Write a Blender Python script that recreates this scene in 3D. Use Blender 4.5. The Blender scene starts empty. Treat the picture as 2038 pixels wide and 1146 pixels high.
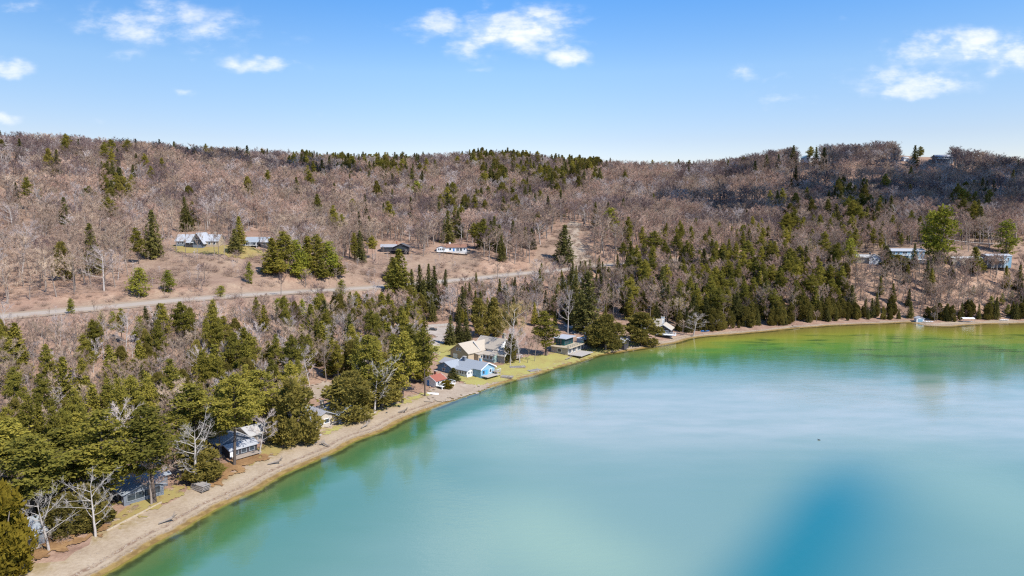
import bpy, bmesh, math, random
import numpy as np
from mathutils import Vector, Matrix

# ------------------------------------------------------------------ camera
F_PX, CX, CY, CAM_H, HORIZ = 1400.0, 1019.0, 573.0, 70.0, 412.0
PITCH = math.atan((CY - HORIZ) / F_PX)
sc = bpy.context.scene
COL = sc.collection
cam_d = bpy.data.cameras.new('camera'); cam = bpy.data.objects.new('camera', cam_d); COL.objects.link(cam)
cam_d.sensor_width = 36.0; cam_d.lens = F_PX / 2038.0 * 36.0
cam_d.clip_start = 1.0; cam_d.clip_end = 20000.0
cam.location = (0, 0, CAM_H); cam.rotation_euler = (math.pi / 2 - PITCH, 0, 0)
sc.camera = cam

# ------------------------------------------------------------------ light
SUN = Vector((0.68, -0.58, 0.98)).normalized()
sun_el = math.asin(SUN.z); sun_az = math.atan2(SUN.x, SUN.y)
sd = bpy.data.lights.new('sun', 'SUN'); sd.energy = 4.9; sd.angle = math.radians(0.5); sd.color = (1.0, 0.955, 0.88)
so = bpy.data.objects.new('sun', sd); COL.objects.link(so); so.rotation_euler = SUN.to_track_quat('Z', 'Y').to_euler()
so.location = (300, -100, 400)
vs = sc.view_settings; vs.view_transform = 'Standard'; vs.look = 'None'; vs.gamma = 1.0; vs.exposure = 0.34
vs.use_curve_mapping = False
sc.cycles.max_bounces = 5; sc.cycles.diffuse_bounces = 2; sc.cycles.glossy_bounces = 2
sc.cycles.transmission_bounces = 2; sc.cycles.transparent_max_bounces = 4
sc.cycles.use_denoising = False; sc.cycles.filter_width = 1.25; sc.cycles.sample_clamp_indirect = 4.0
sc.cycles.use_adaptive_sampling = False

def pix_dir(px, py):
    u = (px - CX) / F_PX; v = (CY - py) / F_PX
    c, s = math.cos(PITCH), math.sin(PITCH)
    return u, c + v * s, -s + v * c

def project(x, y, z):
    c, s = math.cos(PITCH), math.sin(PITCH)
    dz = z - CAM_H
    d = y * c - dz * s
    d = np.where(d < 1, 1, d)
    return CX + F_PX * x / d, CY - F_PX * (y * s + dz * c) / d, d

# ------------------------------------------------------------------ node helpers
class NT:
    def __init__(s, nt): s.nt = nt; nt.nodes.clear()
    def n(s, typ, **kw):
        nd = s.nt.nodes.new(typ)
        for k, v in kw.items():
            if k == 'ins':
                for kk, vv in v.items():
                    if isinstance(vv, bpy.types.NodeSocket): s.nt.links.new(vv, nd.inputs[kk])
                    else: nd.inputs[kk].default_value = vv
            else: setattr(nd, k, v)
        return nd
    def math(s, op, a, b=None, c=None, clamp=False):
        nd = s.nt.nodes.new('ShaderNodeMath'); nd.operation = op; nd.use_clamp = clamp
        for i, v in enumerate((a, b, c)):
            if v is None: continue
            if isinstance(v, bpy.types.NodeSocket): s.nt.links.new(v, nd.inputs[i])
            else: nd.inputs[i].default_value = v
        return nd.outputs[0]
    def vmath(s, op, a, b=None):
        nd = s.nt.nodes.new('ShaderNodeVectorMath'); nd.operation = op
        for i, v in enumerate((a, b)):
            if v is None: continue
            if isinstance(v, bpy.types.NodeSocket): s.nt.links.new(v, nd.inputs[i])
            else: nd.inputs[i].default_value = v
        return nd.outputs['Value' if op in ('LENGTH', 'DOT_PRODUCT', 'DISTANCE') else 'Vector']
    def mix(s, f, a, b, blend='MIX'):
        nd = s.nt.nodes.new('ShaderNodeMix'); nd.data_type = 'RGBA'; nd.blend_type = blend
        for sock, v in ((nd.inputs[0], f), (nd.inputs[6], a), (nd.inputs[7], b)):
            if isinstance(v, bpy.types.NodeSocket): s.nt.links.new(v, sock)
            elif isinstance(v, (int, float)): sock.default_value = v
            else: sock.default_value = (*v, 1.0) if len(v) == 3 else v
        return nd.outputs[2]
    def noise(s, vec, scale, detail=3, rough=0.55, out='Fac', two=False):
        nd = s.nt.nodes.new('ShaderNodeTexNoise')
        if two: nd.noise_dimensions = '2D'
        if vec is not None: s.nt.links.new(vec, nd.inputs['Vector'])
        nd.inputs['Scale'].default_value = scale; nd.inputs['Detail'].default_value = detail
        nd.inputs['Roughness'].default_value = rough
        return nd.outputs[0 if out == 'Fac' else 1]
    def rng(s, v, a, b, c=0.0, d=1.0, smooth=True):
        nd = s.nt.nodes.new('ShaderNodeMapRange'); nd.interpolation_type = 'SMOOTHSTEP' if smooth else 'LINEAR'
        for i, vv in enumerate((v, a, b, c, d)):
            if isinstance(vv, bpy.types.NodeSocket): s.nt.links.new(vv, nd.inputs[i])
            else: nd.inputs[i].default_value = vv
        return nd.outputs[0]
    def ramp(s, fac, stops):
        nd = s.nt.nodes.new('ShaderNodeValToRGB'); s.nt.links.new(fac, nd.inputs[0])
        e = nd.color_ramp.elements
        while len(e) < len(stops): e.new(0.5)
        for i, (p, c) in enumerate(stops): e[i].position = p; e[i].color = (*c, 1)
        return nd.outputs[0]
    def link(s, a, b): s.nt.links.new(a, b)

# ------------------------------------------------------------------ world: clear spring sky with small fair-weather clouds
wd = bpy.data.worlds.new('World'); sc.world = wd; wd.use_nodes = True
W = NT(wd.node_tree)
sky = W.n('ShaderNodeTexSky', sky_type='NISHITA', sun_disc=False, sun_elevation=sun_el, sun_rotation=sun_az,
          altitude=200.0, air_density=1.0, dust_density=0.35, ozone_density=2.6)
dirv = W.n('ShaderNodeTexCoord').outputs['Generated']
sep = W.n('ShaderNodeSeparateXYZ', ins={0: dirv})
yy = W.math('MAXIMUM', sep.outputs[1], 0.02)
A = W.math('DIVIDE', sep.outputs[0], yy); E = W.math('DIVIDE', sep.outputs[2], yy)
front = W.rng(sep.outputs[1], 0.05, 0.25)
AE = W.n('ShaderNodeCombineXYZ', ins={0: A, 1: E}).outputs[0]
# cloud: photo centre, half sizes, strength
CLOUDS = [(985, 58, 165, 42, 1.0), (290, 45, 135, 36, .74), (440, 60, 160, 32, .60), (395, 104, 60, 14, .42), (245, 108, 50, 12, .42),
          (530, 127, 85, 17, .75), (1138, 112, 46, 17, .85), (1930, 104, 150, 36, 1.0), (1800, 165, 115, 30, .85),
          (1565, 196, 60, 16, .6), (1665, 223, 50, 11, .5), (1480, 142, 40, 14, .5), (1698, 48, 36, 11, .42), (10, 130, 44, 22, .85),
          (25, 20, 60, 22, .55), (10, 234, 36, 13, .6), (360, 187, 28, 10, .55), (626, 225, 34, 10, .45), (196, 241, 26, 8, .35),
          (822, 225, 16, 7, .35), (2008, 280, 26, 9, .5), (950, 130, 40, 8, .3), (1555, 150, 30, 9, .4)]
msum = None; tops = None
warp = W.vmath('SCALE', W.vmath('SUBTRACT', W.noise(AE, 22, 2, .6, 'Color', True), (.5, .5, .5)), None)
warp.node.inputs['Scale'].default_value = 0.028
AEw = W.vmath('ADD', AE, warp)
for (cx, cy, rx, ry, st) in CLOUDS:
    d = pix_dir(cx, cy); a0, e0 = d[0] / d[1], d[2] / d[1]
    q = W.vmath('MULTIPLY', W.vmath('SUBTRACT', AEw, (a0, e0, 0)), (F_PX / rx / 1.3, F_PX / ry / 1.35, 0))
    m = W.rng(W.vmath('LENGTH', q), 0.0, 1.5, st, 0.0)
    msum = m if msum is None else W.math('MAXIMUM', msum, m)
n1 = W.noise(W.vmath('MULTIPLY', AE, (1, 2.5, 1)), 11, 5, .60, two=True)
dens_f = W.math('MULTIPLY', W.rng(W.math('ADD', msum, W.math('MULTIPLY', W.math('SUBTRACT', n1, .5), 1.9)), .22, 1.30), front)
dens_f = W.math('MULTIPLY', dens_f, W.rng(msum, 0.05, .6, 0.0, 1.0))
# the same kind of scattered clouds over the rest of the sky
zz = W.math('ADD', W.math('MAXIMUM', sep.outputs[2], 0.0), 0.12)
PL = W.n('ShaderNodeCombineXYZ', ins={0: W.math('DIVIDE', sep.outputs[0], zz), 1: W.math('DIVIDE', sep.outputs[1], zz)}).outputs[0]
n2 = W.noise(PL, 1.6, 4, .6, two=True)
inframe = W.math('MULTIPLY', W.rng(W.math('ABSOLUTE', A), .70, .95, 1.0, 0.0), W.math('MULTIPLY', W.rng(E, .30, .42, 1.0, 0.0), front))
dens_o = W.math('MULTIPLY', W.math('MULTIPLY', W.rng(n2, .60, .76), W.rng(sep.outputs[2], .02, .12)), W.math('SUBTRACT', 1.0, inframe))
dens = W.math('MAXIMUM', dens_f, dens_o)
# cloud body: white crests, faintly blue-grey bases
n3 = W.noise(W.vmath('ADD', W.vmath('MULTIPLY', AE, (1, 1.5, 1)), (-.01, -.012, 0)), 16, 3, .6, two=True)
crest = W.rng(W.math('ADD', W.math('SUBTRACT', n1, n3), W.math('MULTIPLY', msum, .22)), -.02, .22)
ccol = W.mix(crest, (.66, .77, .95), (1.0, 1.0, 1.0))
hsv = W.n('ShaderNodeHueSaturation', ins={'Saturation': 1.18, 'Value': 1.0, 'Color': sky.outputs[0]})
# spring air: clean and deep above, pale and dry towards the horizon
air = W.ramp(W.math('MULTIPLY', W.math('MAXIMUM', sep.outputs[2], 0.0), 2.0), [(0.0, (1.0, .83, .88)), (.18, (1.0, .84, .87)), (.36, (1.08, 1.02, 1.03)), (.55, (.72, .98, 1.18))])
even = W.rng(sep.outputs[0], -.6, .1, .78, 1.0)
skc = W.vmath('SCALE', W.vmath('MULTIPLY', hsv.outputs[0], air), None); W.link(even, skc.node.inputs['Scale'])
bg1 = W.n('ShaderNodeBackground', ins={'Color': skc, 'Strength': 0.14})
bg2 = W.n('ShaderNodeBackground', ins={'Color': ccol, 'Strength': 0.92})
mx = W.n('ShaderNodeMixShader', ins={0: W.math('MULTIPLY', dens, .86), 1: bg1.outputs[0], 2: bg2.outputs[0]})
W.n('ShaderNodeOutputWorld', ins={0: mx.outputs[0]})

# ------------------------------------------------------------------ ground shape
SHORE_PX = [(185, 1146), (300, 1085), (400, 1030), (500, 975), (600, 925), (700, 880), (800, 835), (870, 806), (930, 784), (1000, 762),
            (1080, 740), (1160, 716), (1198, 706), (1257, 696), (1296, 690), (1336, 682), (1375, 673), (1434, 666), (1500, 661),
            (1598, 651), (1698, 645), (1760, 643), (1816, 641), (1843, 648), (1890, 649), (1948, 645), (2037, 643)]
def on_plane(px, py, z=0.0):
    d = pix_dir(px, py); t = (z - CAM_H) / d[2]
    return d[0] * t, d[1] * t
shore = [(-260.0, -320.0), (-170.0, -60.0), (-118.0, 60.0)] + [on_plane(*p) for p in SHORE_PX] + [(430., 432.), (640., 410.), (1000., 300.), (1500., -100.)]
def resample(P, step):
    P = np.array(P, float)
    # Catmull-Rom then even spacing
    out = []
    for i in range(len(P) - 1):
        p0, p1, p2, p3 = P[max(i - 1, 0)], P[i], P[i + 1], P[min(i + 2, len(P) - 1)]
        n = max(2, int(np.linalg.norm(p2 - p1) / 2))
        for t in np.linspace(0, 1, n, endpoint=False):
            out.append(.5 * ((2 * p1) + (-p0 + p2) * t + (2 * p0 - 5 * p1 + 4 * p2 - p3) * t * t + (-p0 + 3 * p1 - 3 * p2 + p3) * t ** 3))
    out.append(P[-1]); out = np.array(out)
    L = np.concatenate([[0], np.cumsum(np.linalg.norm(np.diff(out, axis=0), axis=1))])
    s = np.arange(0, L[-1], step)
    return np.stack([np.interp(s, L, out[:, k]) for k in range(out.shape[1])], 1)
SH = resample(shore, 4.0)
# small natural wobble of the waterline
_r = np.random.default_rng(3)
wob = np.convolve(_r.normal(0, 1, len(SH)), np.ones(3) / 3, 'same') * .95
_t = np.gradient(SH, axis=0); _t /= np.linalg.norm(_t, axis=1)[:, None]
SH = SH + np.stack([-_t[:, 1], _t[:, 0]], 1) * wob[:, None]
LAKE = np.vstack([SH, [(1600, -1500), (-400, -1500)]])

def inside(poly, x, y):
    x = np.asarray(x, float); y = np.asarray(y, float)
    r = np.zeros(x.shape, bool)
    n = len(poly)
    for i in range(n):
        x1, y1 = poly[i]; x2, y2 = poly[(i + 1) % n]
        if y1 == y2: continue
        c = (y1 > y) != (y2 > y)
        r ^= c & (x < (x2 - x1) * (y - y1) / (y2 - y1) + x1)
    return r

def shore_dist(x, y):
    x = np.asarray(x, float); y = np.asarray(y, float)
    sh = x.shape; x = x.ravel(); y = y.ravel()
    best = np.full(x.shape, 1e9)
    for i in range(len(SH) - 1):
        a = SH[i]; d = SH[i + 1] - a; l2 = d @ d
        t = np.clip(((x - a[0]) * d[0] + (y - a[1]) * d[1]) / l2, 0, 1)
        q = (x - a[0] - t * d[0]) ** 2 + (y - a[1] - t * d[1]) ** 2
        np.minimum(best, q, out=best)
    s = np.sqrt(best)
    s[inside(LAKE, x, y)] *= -1
    return s.reshape(sh)

# control points: photo pixel, depth along the view, height of trees standing there
CP = [(0, 632, 265, 0), (200, 610, 290, 0), (440, 590, 330, 0), (620, 578, 370, 0), (770, 570, 410, 0), (900, 559, 440, 0), (1000, 548, 470, 0),
      (1140, 535, 500, 0), (1240, 525, 520, 0), (1400, 515, 530, 0), (1560, 505, 545, 0), (1700, 502, 545, 0),
      (1800, 516, 490, 0), (1960, 527, 482, 0), (1730, 521, 485, 0), (1880, 522, 485, 0), (2036, 525, 490, 0),
      (350, 489, 430, 0), (440, 489, 430, 0), (515, 489, 432, 0), (300, 503, 422, 0), (540, 520, 405, 0), (400, 540, 375, 0), (240, 560, 345, 0),
      (745, 504, 505, 0), (815, 504, 505, 0), (872, 500, 512, 0), (930, 500, 512, 0), (730, 535, 455, 0), (850, 530, 480, 0), (620, 545, 405, 0),
      (0, 560, 320, 0), (0, 480, 420, 0), (0, 400, 540, 3), (0, 330, 640, 5), (0, 275, 730, 14), (120, 282, 760, 15), (120, 520, 390, 0),
      (250, 470, 460, 0), (250, 400, 600, 8), (250, 340, 720, 10), (250, 296, 800, 12),
      (500, 430, 540, 10), (500, 380, 680, 10), (500, 340, 820, 10), (500, 306, 960, 12),
      (800, 440, 600, 10), (800, 390, 760, 10), (800, 350, 900, 10), (800, 317, 1080, 15), (650, 315, 1020, 15),
      (1000, 440, 620, 8), (1000, 390, 780, 10), (1000, 350, 920, 10), (1000, 306, 1120, 15), (1140, 455, 600, 0), (1150, 420, 690, 8), (930, 328, 1040, 2),
      (1200, 400, 790, 10), (1200, 360, 920, 10), (1200, 325, 1150, 16), (1300, 460, 600, 4),
      (1400, 430, 670, 10), (1400, 380, 800, 10), (1400, 350, 950, 10), (1400, 331, 1130, 16), (1500, 313, 1000, 16),
      (1600, 480, 580, 0), (1600, 430, 670, 10), (1600, 370, 800, 10), (1610, 318, 905, 0), (1530, 330, 905, 8),
      (1800, 470, 570, 0), (1800, 400, 710, 10), (1800, 345, 850, 10), (1750, 288, 965, 15), (1870, 314, 945, 0), (1810, 310, 950, 0), (1680, 300, 960, 12),
      (2030, 470, 550, 0), (2030, 400, 690, 10), (2030, 350, 850, 10), (2038, 330, 1000, 15), (1940, 310, 985, 15),
      (-400, 560, 300, 0), (-400, 420, 520, 6), (-400, 278, 740, 12), (2500, 525, 480, 0), (2500, 430, 620, 10), (2500, 335, 1000, 12), (-900, 278, 700, 12),
      (-900, 540, 280, 0)]
pts = []
for (px, py, Y, tr) in CP:
    d = pix_dir(px, py); t = Y / d[1]
    pts.append((d[0] * t, Y, CAM_H + d[2] * t - tr))
for i in range(0, len(SH), 5):
    nx, ny = -_t[i, 1], _t[i, 0]
    x, y = SH[i]
    pts.append((x, y, 0.0)); pts.append((x + nx * 14, y + ny * 14, 1.4)); pts.append((x - nx * 30, y - ny * 30, -2.5))
    if x < 60 and y > 20:
        pts.append((x + nx * 34, y + ny * 34, 2.4)); pts.append((x + nx * 62, y + ny * 62, 4.5))
for px, py in ((700, 780), (640, 790), (850, 665), (880, 690), (830, 648), (1000, 690), (1160, 650), (1225, 662)):
    x, y = on_plane(px, py, 3.5); pts.append((x, y, 3.5))
for x in range(-1800, 1900, 450):
    pts.append((x, 1500, 95)); pts.append((x, 2400, 50))
pts = np.array(pts); PXY = pts[:, :2] / 100.0
def rbf_fit():
    n = len(pts)
    D = np.linalg.norm(PXY[:, None] - PXY[None], axis=2)
    M = np.zeros((n + 3, n + 3)); M[:n, :n] = -D - np.eye(n) * -0.0 + np.eye(n) * 0.02
    M[:n, n] = 1; M[n, :n] = 1; M[:n, n + 1:] = PXY; M[n + 1:, :n] = PXY.T
    return np.linalg.solve(M, np.concatenate([pts[:, 2], np.zeros(3)]))
RB = rbf_fit()
GX0, GY0, GS = -1250.0, -330.0, 5.0
GNX, GNY = 530, 420
gx = GX0 + np.arange(GNX) * GS; gy = GY0 + np.arange(GNY) * GS
XX, YY = np.meshgrid(gx, gy)
q = np.stack([XX.ravel(), YY.ravel()], 1) / 100.0
Z = np.empty(len(q))
for i in range(0, len(q), 20000):
    D = np.linalg.norm(q[i:i + 20000, None] - PXY[None], axis=2)
    Z[i:i + 20000] = -D @ RB[:-3] + RB[-3] + q[i:i + 20000] @ RB[-2:]
Z = Z.reshape(XX.shape)
def blur(a, it):
    for _ in range(it):
        p = np.pad(a, 1, mode='edge'); a = (p[:-2, 1:-1] + p[2:, 1:-1] + p[1:-1, :-2] + p[1:-1, 2:] + 2 * a) / 6
    return a
Z = blur(Z, 5)
near = (YY < 700) & (XX > -700) & (XX < 1100)
S = np.where(inside(LAKE, XX, YY), -200.0, 200.0)
S[near] = shore_dist(XX[near], YY[near])
prof = np.where(S > 0, .105 * S, .09 * S)
w = np.clip((S - 9) / 16, 0, 1); w = w * w * (3 - 2 * w)
Z = np.where(S < 9, prof, prof * (1 - w) + np.maximum(Z, .9) * w)
Z = np.where(S < -120, -8.0, np.maximum(Z, -8.0))
# a little relief under the forest
_r = np.random.default_rng(11)
rel = blur(_r.normal(0, 1, Z.shape), 10); rel /= rel.std()
Z = Z + rel * .5 * np.clip((S - 40) / 60, 0, 1)

def height(x, y):
    x = np.asarray(x, float); y = np.asarray(y, float)
    fx = np.clip((x - GX0) / GS, 0, GNX - 1.001); fy = np.clip((y - GY0) / GS, 0, GNY - 1.001)
    i = fx.astype(int); j = fy.astype(int); a = fx - i; b = fy - j
    return (Z[j, i] * (1 - a) + Z[j, i + 1] * a) * (1 - b) + (Z[j + 1, i] * (1 - a) + Z[j + 1, i + 1] * a) * b

def ground(px, py, lift=0.0):
    """where the line of sight through a photo pixel meets the ground (raised by lift metres)"""
    d = pix_dir(px, py)
    t = np.arange(60.0, 1600.0, 1.0)
    x, y, z = d[0] * t, d[1] * t, CAM_H + d[2] * t
    below = z < height(x, y) + lift
    k = int(np.argmax(below)) if below.any() else len(t) - 1
    lo, hi = t[max(k - 1, 0)], t[k]
    for _ in range(12):
        m = (lo + hi) / 2
        if CAM_H + d[2] * m < float(height(d[0] * m, d[1] * m)) + lift: hi = m
        else: lo = m
    x, y = d[0] * hi, d[1] * hi
    return Vector((x, y, float(height(x, y))))
#ROAD_FLATTEN
ROAD_PX = [(-260, 655), (-120, 642), (0, 632), (200, 610), (440, 590), (620, 578), (770, 570), (900, 559), (1000, 548), (1140, 535), (1240, 525), (1330, 519), (1420, 514), (1560, 507)]
road_pts = []
for p in ROAD_PX:
    v = ground(*p); road_pts.append((v.x, v.y))
RD = resample(road_pts, 4.0)
RZ = height(RD[:, 0], RD[:, 1]); RZ = np.convolve(np.pad(RZ, 12, mode='edge'), np.ones(25) / 25, 'valid')
best = np.full(XX.shape, 1e9); bz = np.zeros(XX.shape)
for i in range(len(RD)):
    dd = (XX - RD[i, 0]) ** 2 + (YY - RD[i, 1]) ** 2
    m = dd < best; best[m] = dd[m]; bz[m] = RZ[i]
dist = np.sqrt(best); w = np.clip((19 - dist) / 9, 0, 1)
Z = Z * (1 - w) + bz * w

# ------------------------------------------------------------------ object helpers
def tag(o, label=None, cat=None, group=None, kind=None):
    if label: o['label'] = label
    if cat: o['category'] = cat
    if group: o['group'] = group
    if kind: o['kind'] = kind
    return o
def empty(name, loc, rz=0.0, label=None, cat=None, group=None):
    o = bpy.data.objects.new(name, None); COL.objects.link(o); o.location = loc; o.rotation_euler = (0, 0, rz)
    o.empty_display_size = .5
    return tag(o, label, cat, group)
def mesh_np(name, V, F, mat, tint=None, smooth=False):
    me = bpy.data.meshes.new(name)
    V = np.asarray(V, np.float32).reshape(-1, 3); F = np.asarray(F, np.int32)
    k = F.shape[1]
    me.vertices.add(len(V)); me.vertices.foreach_set('co', V.ravel())
    me.loops.add(F.size); me.loops.foreach_set('vertex_index', F.ravel())
    me.polygons.add(len(F)); me.polygons.foreach_set('loop_start', np.arange(0, F.size, k, dtype=np.int32))
    me.polygons.foreach_set('loop_total', np.full(len(F), k, np.int32))
    if smooth: me.polygons.foreach_set('use_smooth', np.ones(len(F), bool))
    if tint is not None:
        at = me.attributes.new('tint', 'FLOAT', 'POINT'); at.data.foreach_set('value', np.asarray(tint, np.float32))
    me.update(calc_edges=True)
    if mat: me.materials.append(mat)
    return me
def obj(name, me, parent=None, loc=(0, 0, 0), rz=0.0):
    o = bpy.data.objects.new(name, me); COL.objects.link(o); o.location = loc; o.rotation_euler = (0, 0, rz)
    if parent: o.parent = parent
    return o
class MB:
    """collects boxes, prisms and tubes into one mesh"""
    def __init__(s): s.v = []; s.f = []
    def poly(s, verts, faces):
        b = len(s.v); s.v += [tuple(p) for p in verts]; s.f += [tuple(b + i for i in f) for f in faces]; return s
    def box(s, c, size, rz=0.0, tilt=None):
        hx, hy, hz = size[0] / 2, size[1] / 2, size[2] / 2
        P = [Vector((x, y, z)) for z in (-hz, hz) for x, y in ((-hx, -hy), (hx, -hy), (hx, hy), (-hx, hy))]
        M = Matrix.Rotation(rz, 3, 'Z')
        if tilt: M = M @ Matrix.Rotation(tilt[1], 3, tilt[0])
        return s.poly([M @ p + Vector(c) for p in P], [(3, 2, 1, 0), (4, 5, 6, 7), (0, 1, 5, 4), (1, 2, 6, 5), (2, 3, 7, 6), (3, 0, 4, 7)])
    def tube(s, P, R, n=6, cap=True):
        P = [Vector(p) for p in P]; b = len(s.v)
        for i, p in enumerate(P):
            d = (P[min(i + 1, len(P) - 1)] - P[max(i - 1, 0)]).normalized()
            a = d.cross(Vector((0.31, 0.95, 0.1))); a = a.normalized() if a.length > 1e-4 else Vector((1, 0, 0)); c = d.cross(a)
            r = R[i] if hasattr(R, '__len__') else R
            for k in range(n):
                an = 2 * math.pi * k / n; s.v.append(tuple(p + a * (r * math.cos(an)) + c * (r * math.sin(an))))
        for i in range(len(P) - 1):
            for k in range(n):
                s.f.append((b + i * n + k, b + i * n + (k + 1) % n, b + (i + 1) * n + (k + 1) % n, b + (i + 1) * n + k))
        if cap:
            s.f.append(tuple(b + k for k in range(n))[::-1]); s.f.append(tuple(b + (len(P) - 1) * n + k for k in range(n)))
        return s
    def build(s, name, mat, parent=None, loc=(0, 0, 0), rz=0.0, smooth=False):
        me = bpy.data.meshes.new(name); me.from_pydata(s.v, [], s.f); me.materials.append(mat)
        bm = bmesh.new(); bm.from_mesh(me); bmesh.ops.recalc_face_normals(bm, faces=bm.faces); bm.to_mesh(me); bm.free()
        if smooth:
            for p in me.polygons: p.use_smooth = True
        return obj(name, me, parent, loc, rz)

# ------------------------------------------------------------------ materials
MATS = {}
def simple(name, col, rough=.85, var=.12, scale=1.5, spec=.3, obj_var=0.0, metallic=0.0, stretch=(1, 1, 1), bump=0.0):
    if name in MATS: return MATS[name]
    m = bpy.data.materials.new(name); m.use_nodes = True; T = NT(m.node_tree)
    co = T.vmath('MULTIPLY', T.n('ShaderNodeTexCoord').outputs['Object'], stretch)
    n = T.noise(co, scale, 4, .6); n2 = T.noise(co, scale * 6, 2, .5)
    f = T.math('ADD', T.math('MULTIPLY', n, .65), T.math('MULTIPLY', n2, .35))
    v = T.rng(f, .25, .75, 1 - var, 1 + var, False)
    if obj_var:
        r = T.n('ShaderNodeObjectInfo').outputs['Random']
        v = T.math('MULTIPLY', v, T.rng(r, 0, 1, 1 - obj_var, 1 + obj_var, False))
    c = T.vmath('SCALE', (*col,), None); T.link(v, c.node.inputs['Scale'])
    b = T.n('ShaderNodeBsdfPrincipled', ins={'Base Color': c, 'Roughness': rough, 'Specular IOR Level': spec, 'Metallic': metallic})
    if bump:
        T.link(T.n('ShaderNodeBump', ins={'Height': f, 'Strength': bump, 'Distance': .1}).outputs[0], b.inputs['Normal'])
    T.n('ShaderNodeOutputMaterial', ins={0: b.outputs[0]})
    MATS[name] = m; return m

def foliage(name, cols, trans=.25, objv=.25):
    """needles and leaves: hue by clump, brightness by tree"""
    m = bpy.data.materials.new(name); m.use_nodes = True; T = NT(m.node_tree)
    tint = T.n('ShaderNodeAttribute', attribute_name='tint').outputs['Fac']
    r = T.n('ShaderNodeObjectInfo').outputs['Random']
    f = T.math('ADD', T.math('MULTIPLY', tint, .55), T.math('MULTIPLY', r, .45))
    c = T.ramp(f, [(0.1, cols[0]), (.5, cols[1]), (.9, cols[2])])
    r2 = T.math('FRACT', T.math('MULTIPLY', r, 7.31))
    c = T.vmath('SCALE', c, None); T.link(T.rng(r2, 0, 1, 1 - objv, 1 + objv, False), c.node.inputs['Scale'])
    d = T.n('ShaderNodeBsdfDiffuse', ins={'Color': c, 'Roughness': .8})
    t = T.n('ShaderNodeBsdfTranslucent', ins={'Color': c})
    mx = T.n('ShaderNodeMixShader', ins={0: trans, 1: d.outputs[0], 2: t.outputs[0]})
    T.n('ShaderNodeOutputMaterial', ins={0: mx.outputs[0]})
    MATS[name] = m; return m
PINE = foliage('pine_needles', [(.135, .130, .030), (.260, .228, .044), (.400, .330, .062)], .38)
SPRUCE = foliage('spruce_needles', [(.072, .074, .028), (.145, .134, .042), (.245, .212, .058)], .32)
CEDAR = foliage('cedar_sprays', [(.125, .105, .030), (.205, .168, .042), (.290, .230, .056)], .32)
YOUNG = foliage('young_pine_needles', [(.17, .185, .03), (.28, .275, .040), (.38, .345, .055)], .34)
GOLD = foliage('golden_cedar_sprays', [(.13, .10, .016), (.20, .15, .02), (.27, .20, .03)], .25)
TWIG = foliage('bare_twigs', [(.245, .162, .128), (.415, .300, .225), (.565, .445, .325)], .08, .30)
TWIG_ROSE = foliage('rosy_twigs', [(.335, .205, .165), (.510, .345, .265), (.630, .470, .360)], .08, .22)
TWIG_DARK = foliage('dark_twigs', [(.135, .090, .092), (.215, .150, .145), (.300, .225, .205)], .06, .25)
TWIG_PALE = foliage('pale_bare_twigs', [(.40, .33, .31), (.52, .44, .41), (.62, .54, .50)], .05, .18)
TWIG_GOLD = foliage('budding_willow_twigs', [(.34, .25, .10), (.46, .34, .14), (.55, .43, .22)], .1, .1)
BRUSH = foliage('brush_twigs', [(.25, .165, .13), (.36, .25, .195), (.46, .345, .265)], .05, .25)
BARK = simple('grey_bark', (.24, .195, .165), var=.3, scale=3, obj_var=.35, stretch=(1, 1, .25))
BARK_PALE = simple('pale_bark', (.44, .395, .36), var=.3, scale=2.5, obj_var=.12, stretch=(1, 1, .3))
BARK_DARK = simple('dark_pine_bark', (.11, .085, .07), var=.35, scale=3, obj_var=.2, stretch=(1, 1, .25))
#MATS_END

# ------------------------------------------------------------------ terrain
def terrain_material():
    m = bpy.data.materials.new('leaf_litter_ground'); m.use_nodes = True; T = NT(m.node_tree)
    co = T.n('ShaderNodeTexCoord').outputs['Object']
    a = T.noise(co, .018, 4, .6); b = T.noise(co, .12, 5, .65); c = T.noise(co, .9, 4, .7)
    open_ = T.n('ShaderNodeAttribute', attribute_name='open').outputs['Fac']
    lit = T.ramp(T.math('ADD', T.math('MULTIPLY', b, .55), T.math('MULTIPLY', c, .45)), [(.3, (.18, .105, .072)), (.5, (.33, .212, .148)), (.68, (.46, .325, .235))])
    gra = T.ramp(T.math('ADD', T.math('MULTIPLY', b, .5), T.math('MULTIPLY', c, .5)), [(.3, (.19, .120, .085)), (.5, (.30, .205, .145)), (.7, (.40, .295, .205))])
    gf = T.rng(T.math('ADD', open_, T.math('MULTIPLY', T.math('SUBTRACT', b, .5), .7)), .35, .7)
    col = T.mix(gf, lit, gra)
    col = T.mix(T.rng(a, .45, .68, 0, .45), col, (.24, .145, .115))
    bs = T.n('ShaderNodeBsdfPrincipled', ins={'Base Color': col, 'Roughness': .95, 'Specular IOR Level': .1})
    bp = T.n('ShaderNodeBump', ins={'Height': c, 'Strength': .6, 'Distance': .5}); T.link(bp.outputs[0], bs.inputs['Normal'])
    T.n('ShaderNodeOutputMaterial', ins={0: bs.outputs[0]})
    return m
V = np.stack([XX, YY, Z], 2).reshape(-1, 3)
ii, jj = np.meshgrid(np.arange(GNX - 1), np.arange(GNY - 1)); k = (jj * GNX + ii).ravel()
me = mesh_np('ground', V, np.stack([k, k + 1, k + GNX + 1, k + GNX], 1), terrain_material(), smooth=True)
PXG, PYG, _ = project(XX, YY, Z)
def in_px(poly, px, py): return inside(np.array(poly, float), px, py)
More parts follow.
